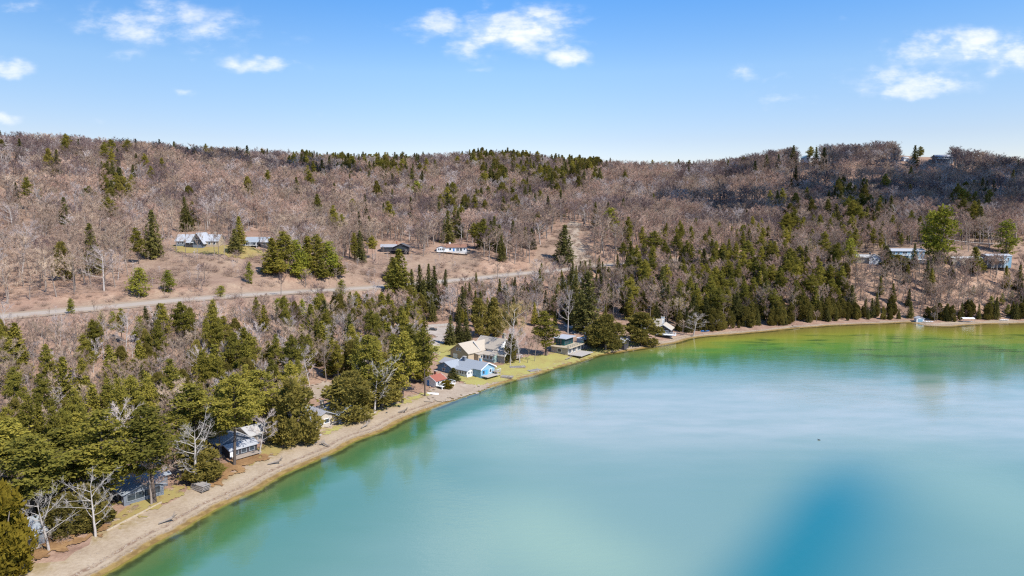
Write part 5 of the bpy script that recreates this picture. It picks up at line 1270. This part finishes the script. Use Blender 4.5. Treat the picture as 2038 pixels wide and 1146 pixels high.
# wooded banks
x, y, z, px, py, d, cl = prep(5.3, (-120, 560, 300, 620))
bm_, bk, br_, tr_ = (in_px(p, px, py) for p in (Z_BANKMID, Z_BANK, Z_BANKR, Z_TOPR)); s_ = shore_dist(x, y)
for i in np.nonzero((bm_ | bk | br_ | tr_) & ~cl & (s_ > 3.6))[0]:
    u = rng.random()
    if bk[i]:
        if s_[i] < 16:
            if u < .3: put('CEDARS', rng.integers(5), x[i], y[i], z[i], rng.uniform(8, 14), rng.uniform(.85, 1.1), px[i], py[i], d[i], 'bank')
            elif u < .36: put('PALE', rng.integers(3), x[i], y[i], z[i], rng.uniform(6, 10), 1, px[i], py[i], d[i], 'bank')
            continue
        if u < .10: put('SPRUCES', rng.integers(4), x[i], y[i], z[i], rng.uniform(11, 21), rng.uniform(.95, 1.4), px[i], py[i], d[i], 'bank')
        elif u < .16: put('GREENS', rng.integers(3), x[i], y[i], z[i], rng.uniform(10, 18), rng.uniform(1, 1.4), px[i], py[i], d[i], 'bank')
        elif u < .33: put('CEDARS', rng.integers(5), x[i], y[i], z[i], rng.uniform(8, 14), .95, px[i], py[i], d[i], 'bank')
        elif u < .53: put('PINES', rng.integers(5), x[i], y[i], z[i], rng.uniform(13, 22), rng.uniform(.85, 1.1), px[i], py[i], d[i], 'bank')
        elif u < .93: put('BARE', rng.integers(7), x[i], y[i], z[i], rng.uniform(11, 18), .95, px[i], py[i], d[i], 'bank')
    elif br_[i]:
        if s_[i] < 14:
            if u < .25: put('CEDARS', rng.integers(5), x[i], y[i], z[i], rng.uniform(5, 12), rng.uniform(.9, 1.3), px[i], py[i], d[i], 'bankr')
            elif u < .35: put('PALE', rng.integers(3), x[i], y[i], z[i], rng.uniform(5, 9), 1, px[i], py[i], d[i], 'bankr')
            continue
        if u < .07: put('SPRUCES', rng.integers(4), x[i], y[i], z[i], rng.uniform(10, 17), 1, px[i], py[i], d[i], 'bankr')
        elif u < .12: put('GREENS', rng.integers(3), x[i], y[i], z[i], rng.uniform(10, 17), 1, px[i], py[i], d[i], 'bankr')
        elif u < .15: put('YOUNGS', rng.integers(3), x[i], y[i], z[i], rng.uniform(5, 9), 1, px[i], py[i], d[i], 'bankr')
        elif u < .85: put('BARE', rng.integers(7), x[i], y[i], z[i], rng.uniform(9, 16), .9, px[i], py[i], d[i], 'bankr')
    elif bm_[i]:
        if u < .16: put('SPRUCES', rng.integers(4), x[i], y[i], z[i], rng.uniform(11, 18), .9, px[i], py[i], d[i], 'bankmid')
        elif u < .26: put('GREENS', rng.integers(3), x[i], y[i], z[i], rng.uniform(7, 13), .9, px[i], py[i], d[i], 'bankmid')
        elif u < .34: put('CEDARS', rng.integers(5), x[i], y[i], z[i], rng.uniform(6, 10), .85, px[i], py[i], d[i], 'bankmid')
        elif u < .72: put('BARE' if u < .6 else 'PALE', rng.integers(7), x[i], y[i], z[i], rng.uniform(11, 17), .9, px[i], py[i], d[i], 'bankmid')
    else:
        if u < .12: put('PINES', rng.integers(5), x[i], y[i], z[i], rng.uniform(13, 20), .8, px[i], py[i], d[i], 'top')
        elif u < .10: put('SPRUCES', rng.integers(4), x[i], y[i], z[i], rng.uniform(8, 14), .9, px[i], py[i], d[i], 'top')
        elif u < .19: put('YOUNGS', rng.integers(3), x[i], y[i], z[i], rng.uniform(6, 11), .9, px[i], py[i], d[i], 'top')
        elif u < .75: put('BARE', rng.integers(7), x[i], y[i], z[i], rng.uniform(12, 17), .95, px[i], py[i], d[i], 'top')
# ragged evergreen fringe of the far shore
x, y, z, px, py, d, cl = prep(3.7, (60, 480, 300, 480)); s_ = shore_dist(x, y)
for i in np.nonzero((s_ > 3.2) & (s_ < 15) & (px > 1345) & ~cl & ~((px > 1800) & (px < 1945) & (s_ < 9)))[0]:
    u = rng.random(); k = .55 if px[i] < 1700 else .34
    if u < k: put('CEDARS', rng.integers(5), x[i], y[i], z[i], rng.uniform(4, 12), rng.uniform(.7, 1.25), px[i], py[i], d[i], 'bank')
    elif u < k + .10: put('SPRUCES', rng.integers(4), x[i], y[i], z[i], rng.uniform(6, 13), rng.uniform(.9, 1.3), px[i], py[i], d[i], 'bank')
    elif u < k + .25: put('BARE', rng.integers(7), x[i], y[i], z[i], rng.uniform(5, 10), rng.uniform(.9, 1.3), px[i], py[i], d[i], 'bank')
# the bare wood of the hill
x, y, z, px, py, d, cl = prep(9.0, (-620, 860, 260, 1280))
rest = ~cl & (py < 560 - .03 * px) & ~in_px(Z_LEFT, px, py) & ~in_px(Z_BANKMID, px, py) & ~in_px(Z_BANK, px, py) & ~in_px(Z_BANKR, px, py) & ~in_px(Z_TOPR, px, py)
rest |= ~cl & (px < 260) & (py < 625) & (py > 540)
dens_ = blur(rng.normal(0, 1, (60, 60)), 3); dens_ /= dens_.std()
def lowf(x, y): return dens_[np.clip(((y - 200) / 20).astype(int), 0, 59), np.clip(((x + 650) / 26).astype(int), 0, 59)]
lf = lowf(x, y)
EVER = [([(575, 295), (850, 295), (840, 375), (590, 355)], .34), ([(920, 305), (1195, 305), (1195, 385), (960, 385)], .5), ([(330, 285), (570, 290), (570, 325), (330, 312)], .22), ([(865, 400), (1085, 420), (1090, 530), (930, 530)], .20),
        ([(1655, 370), (1745, 410), (1745, 475), (1655, 475)], .38), ([(1875, 380), (1975, 400), (1975, 465), (1895, 465)], .34), ([(200, 330), (250, 330), (250, 440), (200, 440)], .4), ([(1560, 400), (1610, 400), (1610, 470), (1560, 470)], .3), ([(690, 440), (760, 440), (760, 510), (690, 510)], .2)]
ev = np.zeros(len(x)) + .02
jx, jy = rng.normal(0, 16, len(x)), rng.normal(0, 7, len(x)); lf2 = lowf(x * 3.1 + 700, y * 2.3 - 900 + 0 * x) if False else np.sin(x * .055 + 1.7 * np.sin(y * .031)) * np.sin(y * .047 + 2.1 * np.sin(x * .023))
for pz, pr0 in EVER: ev = np.where(in_px(pz, px + jx, py + jy), pr0 * np.clip(.75 + 1.1 * lf2, .08, 1.7), ev)
for i in np.nonzero(rest)[0]:
    u = rng.random()
    if (px[i] < 420 and u < .24 - .10 * lf[i]) or u < .06 - .08 * lf[i]: continue
    if (1585 < px[i] < 1635 and 314 < py[i] < 345) or (1788 < px[i] < 1892 and 312 < py[i] < 340): continue
    if u > 1 - ev[i]: put('SPRUCES' if rng.random() < .55 else ('PINES' if rng.random() < .7 else 'CEDARS'), rng.integers(4), x[i], y[i], z[i], rng.uniform(17, 26), rng.uniform(.9, 1.15), px[i], py[i], d[i], 'hill')
    else: put('BARE' if rng.random() < .88 + .05 * lf[i] else 'PALE', rng.integers(7), x[i], y[i], z[i], rng.uniform(12, 22), rng.uniform(.95, 1.35), px[i], py[i], d[i], 'hill')

x, y, z, px, py, d, cl = prep(6.5, (-330, 330, 250, 560))
verge = np.zeros(len(x), bool)
for k_ in (0, 1, 5): verge |= in_px(OPEN_ZONES[k_], px, py)
lawn_ = (px > 340) & (px < 545) & (py > 480) & (py < 522)
for i in np.nonzero(verge & ~lawn_)[0]:
    u = rng.random()
    if u < .30: put('SAPL', rng.integers(4), x[i], y[i], z[i], rng.uniform(3.5, 7.5), 1.2, px[i], py[i], d[i], 'slope')
    elif u < .36: put('BARE', rng.integers(7), x[i], y[i], z[i], rng.uniform(6, 11), 1.0, px[i], py[i], d[i], 'slope')
# trees below the road stay low enough to leave the road in view
rpx, rpy, _ = project(RD[:, 0], RD[:, 1], RZ); T2 = []
for t in TREES:
    if t[7] < 1060 and t[10] in ('left', 'strip', 'bankmid', 'slope'):
        ry = float(np.interp(t[7], rpx, rpy)) + 7
        if t[8] > ry:
            tx, ty, td = project(t[2], t[3], t[4] + t[5])
            if ty < ry and rng.random() < (.86 if t[7] < 780 else .6):
                H = t[5] * (t[8] - ry) / max(1e-3, t[8] - float(ty))
                if H < 2.5: continue
                t = t[:5] + (H,) + t[6:]
    T2.append(t)
TREES = T2
KIND = dict(BARE=(BARE, 'bare_tree', 'leafless grey-brown tree'), PALE=(PALE, 'pale_bare_tree', 'pale-barked leafless tree'), SAPL=(SAPL, 'slender_sapling', 'thin leafless sapling'),
            PINES=(PINES, 'white_pine', 'green pine'), SPRUCES=(SPRUCES, 'spruce', 'dark spruce'), GREENS=(GREENS, 'fir_tree', 'green fir'),
            CEDARS=(CEDARS, 'cedar', 'olive-brown cedar'), YOUNGS=(YOUNGS, 'young_pine', 'yellow-green young pine'))
LAND = [(60, 640, 'below the left end of the road'), (300, 660, 'below the road in the left wood'), (560, 640, 'below the middle of the road'), (760, 640, 'below the dark spruce clump'),
        (70, 780, 'in the left wood above the near pines'), (250, 780, 'in the wood between road and slate cabin'), (430, 760, 'in the wood above the white cabin'), (600, 720, 'in the wood above the grey-roofed cottage'), (760, 720, 'in the wood left of the gravel lane'),
        (60, 960, 'in the shade beside the near left cabin'), (240, 920, 'behind the slate blue cabin'), (430, 870, 'behind the white cabin'), (640, 810, 'around the grey-roofed cottage'),
        (950, 600, 'on the bank above the gravel lane'), (1080, 600, 'on the bank above the boathouse'), (1200, 600, 'on the bank above the dark cottage'), (1330, 580, 'on the bank above the grey house'), (1460, 560, 'on the bank above the blue boat'), (1600, 580, 'on the bank above the driftwood'), (1450, 640, 'along the shore right of the blue boat'), (1620, 640, 'along the shore beside the driftwood'),
        (1740, 600, 'on the bank below the small white-walled cottage'), (1860, 590, 'on the bank below the light blue house'), (1980, 590, 'on the bank below the slate house'), (1850, 640, 'along the far right shore'), (1400, 490, 'above the road right of the dirt track'), (1560, 490, 'above the road in the middle right'), (1750, 485, 'behind the light blue house'), (60, 560, 'on the leaf-strewn slope at the far left'), (300, 440, 'behind the steep-gabled upper house'), (650, 440, 'on the hill above the evergreen grove'), (850, 450, 'on the hill above the rust-roofed cottage'), (1050, 470, 'on the hill left of the dirt track'), (1300, 440, 'on the hill right of the dirt track')]
def land(px, py): return min(LAND, key=lambda l: (l[0] - px) ** 2 + (2.0 * (l[1] - py)) ** 2)[2]
rest_by = {}
LIM = 280
for kind in KIND:
    L_ = [t for t in TREES if t[0] == kind]; protos, nm, ph = KIND[kind]
    vis = lambda t: -30 < t[7] < 2068 and t[8] < 1200
    L_.sort(key=lambda t: -(t[5] / t[9]) * (1.0 if vis(t) else .2))
    names = {}
    for t in sorted(L_[:LIM], key=lambda t: t[7]): names.setdefault(land(t[7], t[8]), []).append(t)
    for t in L_[:LIM]:
        pr = protos[int(t[1]) % len(protos)]; k = t[5] / pr['h']; place = land(t[7], t[8])
        lab = ph + ' ' + place; same = names[place]
        if len(same) > 20:
            med = sorted(q_[5] for q_ in same)[len(same) // 2]; tall = t[5] >= med; same = [q_ for q_ in same if (q_[5] >= med) == tall]; lab = ('tall ' if tall else 'short ') + lab
        if 1 < len(same) <= 40: lab = lab + ', ' + ORD[same.index(t)] + ' from the left'
        if len(lab.split()) > 16: lab = lab.replace(' from the left', ' from left')
        plant(pr, nm, (t[2], t[3], t[4]), t[5], k * t[6], None, lab, 'tree', nm.replace('_', ' ') + 's ' + place)
    rest_by[kind] = L_[LIM:]

# the rest of the wood reads as one mass: points that carry tree copies
def forest(name, label, items, protos, seed=0):
    """items: x,y,z,scale,widthscale,index"""
    if not items: return
    src = bpy.data.collections.new(name + '_sources')
    for i, (me_) in enumerate(protos): src.objects.link(bpy.data.objects.new('%s_source_%02d' % (name, i), me_))
    A = np.array(items, float); me = bpy.data.meshes.new(name); me.vertices.add(len(A)); me.vertices.foreach_set('co', A[:, :3].astype(np.float32).ravel())
    r = np.random.default_rng(seed)
    a = me.attributes.new('size', 'FLOAT_VECTOR', 'POINT'); a.data.foreach_set('vector', np.stack([A[:, 4], A[:, 4], A[:, 3]], 1).astype(np.float32).ravel())
    a = me.attributes.new('turn', 'FLOAT_VECTOR', 'POINT'); a.data.foreach_set('vector', np.stack([r.normal(0, .03, len(A)), r.normal(0, .03, len(A)), r.random(len(A)) * 6.28], 1).astype(np.float32).ravel())
    a = me.attributes.new('pick', 'INT', 'POINT'); a.data.foreach_set('value', A[:, 5].astype(np.int32))
    ng = bpy.data.node_groups.new(name, 'GeometryNodeTree'); ng.interface.new_socket('Geometry', in_out='INPUT', socket_type='NodeSocketGeometry'); ng.interface.new_socket('Geometry', in_out='OUTPUT', socket_type='NodeSocketGeometry')
    N = ng.nodes; Lk = ng.links; gi = N.new('NodeGroupInput'); go = N.new('NodeGroupOutput'); ip = N.new('GeometryNodeInstanceOnPoints'); ci = N.new('GeometryNodeCollectionInfo')
    ci.inputs['Collection'].default_value = src; ci.inputs['Separate Children'].default_value = True; ci.inputs['Reset Children'].default_value = True
    def attr(nm_, ty):
        q_ = N.new('GeometryNodeInputNamedAttribute'); q_.data_type = ty; q_.inputs['Name'].default_value = nm_; return q_.outputs[0]
    m2p = N.new('GeometryNodeMeshToPoints'); Lk.new(gi.outputs[0], m2p.inputs['Mesh']); Lk.new(m2p.outputs[0], ip.inputs['Points']); Lk.new(ci.outputs[0], ip.inputs['Instance']); ip.inputs['Pick Instance'].default_value = True
    Lk.new(attr('pick', 'INT'), ip.inputs['Instance Index']); Lk.new(attr('size', 'FLOAT_VECTOR'), ip.inputs['Scale'])
    e2r = N.new('FunctionNodeEulerToRotation'); Lk.new(attr('turn', 'FLOAT_VECTOR'), e2r.inputs[0]); Lk.new(e2r.outputs[0], ip.inputs['Rotation']); Lk.new(ip.outputs[0], go.inputs[0])
    o = obj(name, me); md = o.modifiers.new('copies', 'NODES'); md.node_group = ng
    return tag(o, label, kind='stuff')
def merged(pr, nm):
    tk, cr = pr['raw']; me = join(tk, cr).mesh(nm, pr['trunk'].materials[0]); me.materials.append(pr['crown'].materials[0])
    nt_ = sum(len(f) for f in tk.F); idx = np.ones(len(me.polygons), np.int32); idx[:nt_] = 0; me.polygons.foreach_set('material_index', idx); return me
def light_bare(seed, mat, bk, i):
    tk, cr = bare(seed, 14, 4.0 + .5 * (i % 3), 13, 9, 10, .07, 1.05, start=.34 + .06 * (i % 4), trunk_r=.3); return merged(dict(raw=(tk, cr), trunk=mesh_np('t', np.zeros((3, 3)), [[0, 1, 2]], bk), crown=mesh_np('c', np.zeros((3, 3)), [[0, 1, 2]], mat)), 'far_bare_tree')
farm = [light_bare(400 + i, TWIG, BARK, i) for i in range(5)] + [light_bare(430 + i, TWIG_ROSE, BARK, i) for i in range(4)] + [light_bare(440 + i, TWIG_DARK, BARK, i) for i in range(4)] + [light_bare(420 + i, TWIG_PALE, BARK_PALE, i) for i in range(3)]
_st = np.random.default_rng(9); STAND = blur(_st.normal(0, 1, (90, 90)), 3); STAND /= STAND.std()
def species(t):
    # stands of one kind grow together; more dark-twigged trees on the ridge
    if t[0] == 'PALE': return 13 + t[1] % 3
    v = STAND[int(np.clip((t[3] - 200) / 14, 0, 89)), int(np.clip((t[2] + 650) / 17, 0, 89))] + rng.normal(0, .7) - (.55 if t[8] < 345 else 0)
    return t[1] % 5 if -.75 < v < .55 else (5 + t[1] % 4 if v >= .55 else 9 + t[1] % 4)
items = [(t[2], t[3], t[4], t[5] / 14, t[5] / 14 * t[6], species(t)) for t in rest_by['BARE'] + rest_by['PALE']]
forest('bare_forest', 'leafless pinkish-grey forest covering the hillside', items, farm, 1)
items = [(t[2], t[3], t[4], t[5] / 8, t[5] / 8 * t[6], t[1] % 4) for t in rest_by['SAPL']]
forest('sapling_thicket', 'thicket of thin leafless saplings below the road', items, [merged(p, 'far_sapling') for p in SAPL], 2)
ever = []; em = []
for kind in ('PINES', 'SPRUCES', 'GREENS', 'CEDARS', 'YOUNGS'):
    if rest_by[kind]:
        pr_ = KIND[kind][0]; b0 = len(em); em += [merged(p, 'far_evergreen') for p in pr_]; ever += [(t[2], t[3], t[4], t[5] / pr_[0]['h'], t[5] / pr_[0]['h'] * t[6], b0 + t[1] % len(pr_)) for t in rest_by[kind]]
forest('evergreen_wood', 'remaining evergreens mixed into the wood', ever, em, 3)
# underbrush
SHR = [shrub(500 + i, 2.0 + .5 * (i % 2)).mesh('brush', BRUSH) for i in range(4)]
x, y, z, px, py, d, cl = prep(3.4, (-420, 620, 120, 620)); s_ = shore_dist(x, y)
okb = (s_ > 14) & ~((px > 600) & (px < 1300) & (py > 640))
for zz_ in CLEAR[5:]: okb &= ~in_px(zz_, px, py)
for (a, b, c, e_) in HOUSE_PX: okb &= ~((px > a - 10) & (px < c + 10) & (py > b) & (py < e_ + 14))
okb &= rng.random(len(x)) < np.where(cl, np.clip(.28 + .5 * np.sin(x * .09 + 2 * np.sin(y * .05)) * np.sin(y * .11), .06, .7), .42)
items = [(x[i], y[i], z[i] - .1, s1, s1 * rng.uniform(.9, 1.4), rng.integers(4)) for i in np.nonzero(okb)[0] for s1 in (rng.uniform(.45, 1.2) * (1.5 if cl[i] and rng.random() < .5 else 1),)]
x, y, z, px, py, d, cl = prep(1.9, (-130, 120, 110, 330)); s_ = shore_dist(x, y); lim = np.interp(px, [p_[0] for p_ in BW_PX], [p_[1] for p_ in BW_PX])
for i in np.nonzero((s_ > lim - 2.5) & (s_ < lim + 5) & (px < 960) & (rng.random(len(x)) < .22))[0]:
    s1 = rng.uniform(.12, .45); items.append((x[i], y[i], z[i], s1, s1 * 1.5, rng.integers(4)))
forest('underbrush', 'leafless pinkish underbrush on the slopes and along the road', items, SHR, 4)
# ------------------------------------------------------------------ fair-weather clouds overhead, whose shadows drift over the hill
CLOUD = bpy.data.materials.new('cloud_vapour'); CLOUD.use_nodes = True
T = NT(CLOUD.node_tree)
mx_ = T.n('ShaderNodeMixShader', ins={0: .35, 1: T.n('ShaderNodeBsdfDiffuse', ins={'Color': (.95, .95, .95, 1)}).outputs[0], 2: T.n('ShaderNodeBsdfTranslucent', ins={'Color': (.95, .95, .95, 1)}).outputs[0]})
T.n('ShaderNodeOutputMaterial', ins={0: mx_.outputs[0]})
def cloud(target, rx, ry, seed, label, z=950.0):
    """cumulus standing where the sun throws its shadow on the target point"""
    k = (z - target[2]) / SUN.z; c = Vector(target) + SUN * k; r = random.Random(seed); bm = bmesh.new()
    for i in range(34):
        a = r.random() * 6.283; q = math.sqrt(r.random()); R = r.uniform(.16, .34) * min(rx, ry) * (1.15 - .5 * q)
        M = Matrix.Translation((rx * q * math.cos(a), ry * q * math.sin(a), R * .4)) @ Matrix.Diagonal((1.3, 1.1, .62, 1))
        bmesh.ops.create_icosphere(bm, subdivisions=3, radius=R, matrix=M)
    for v in bm.verts: v.co += v.co.normalized() * r.uniform(-.5, .5) * 3
    me = bpy.data.meshes.new('cloud'); bm.to_mesh(me); bm.free(); me.materials.append(CLOUD)
    for p in me.polygons: p.use_smooth = True
    tag(obj('cloud', me, None, c), label, 'cloud', kind='structure')
def hill_pt(px, py): p = ground(px, py, 10); return (p.x, p.y, p.z)
cloud(hill_pt(1930, 372), 300, 150, 1, 'white cumulus cloud above the right end of the ridge')
cloud(hill_pt(480, 318), 150, 60, 2, 'small white cumulus cloud above the left of the ridge')
cloud(hill_pt(1680, 312), 150, 50, 3, 'small white cumulus cloud above the right of the ridge')
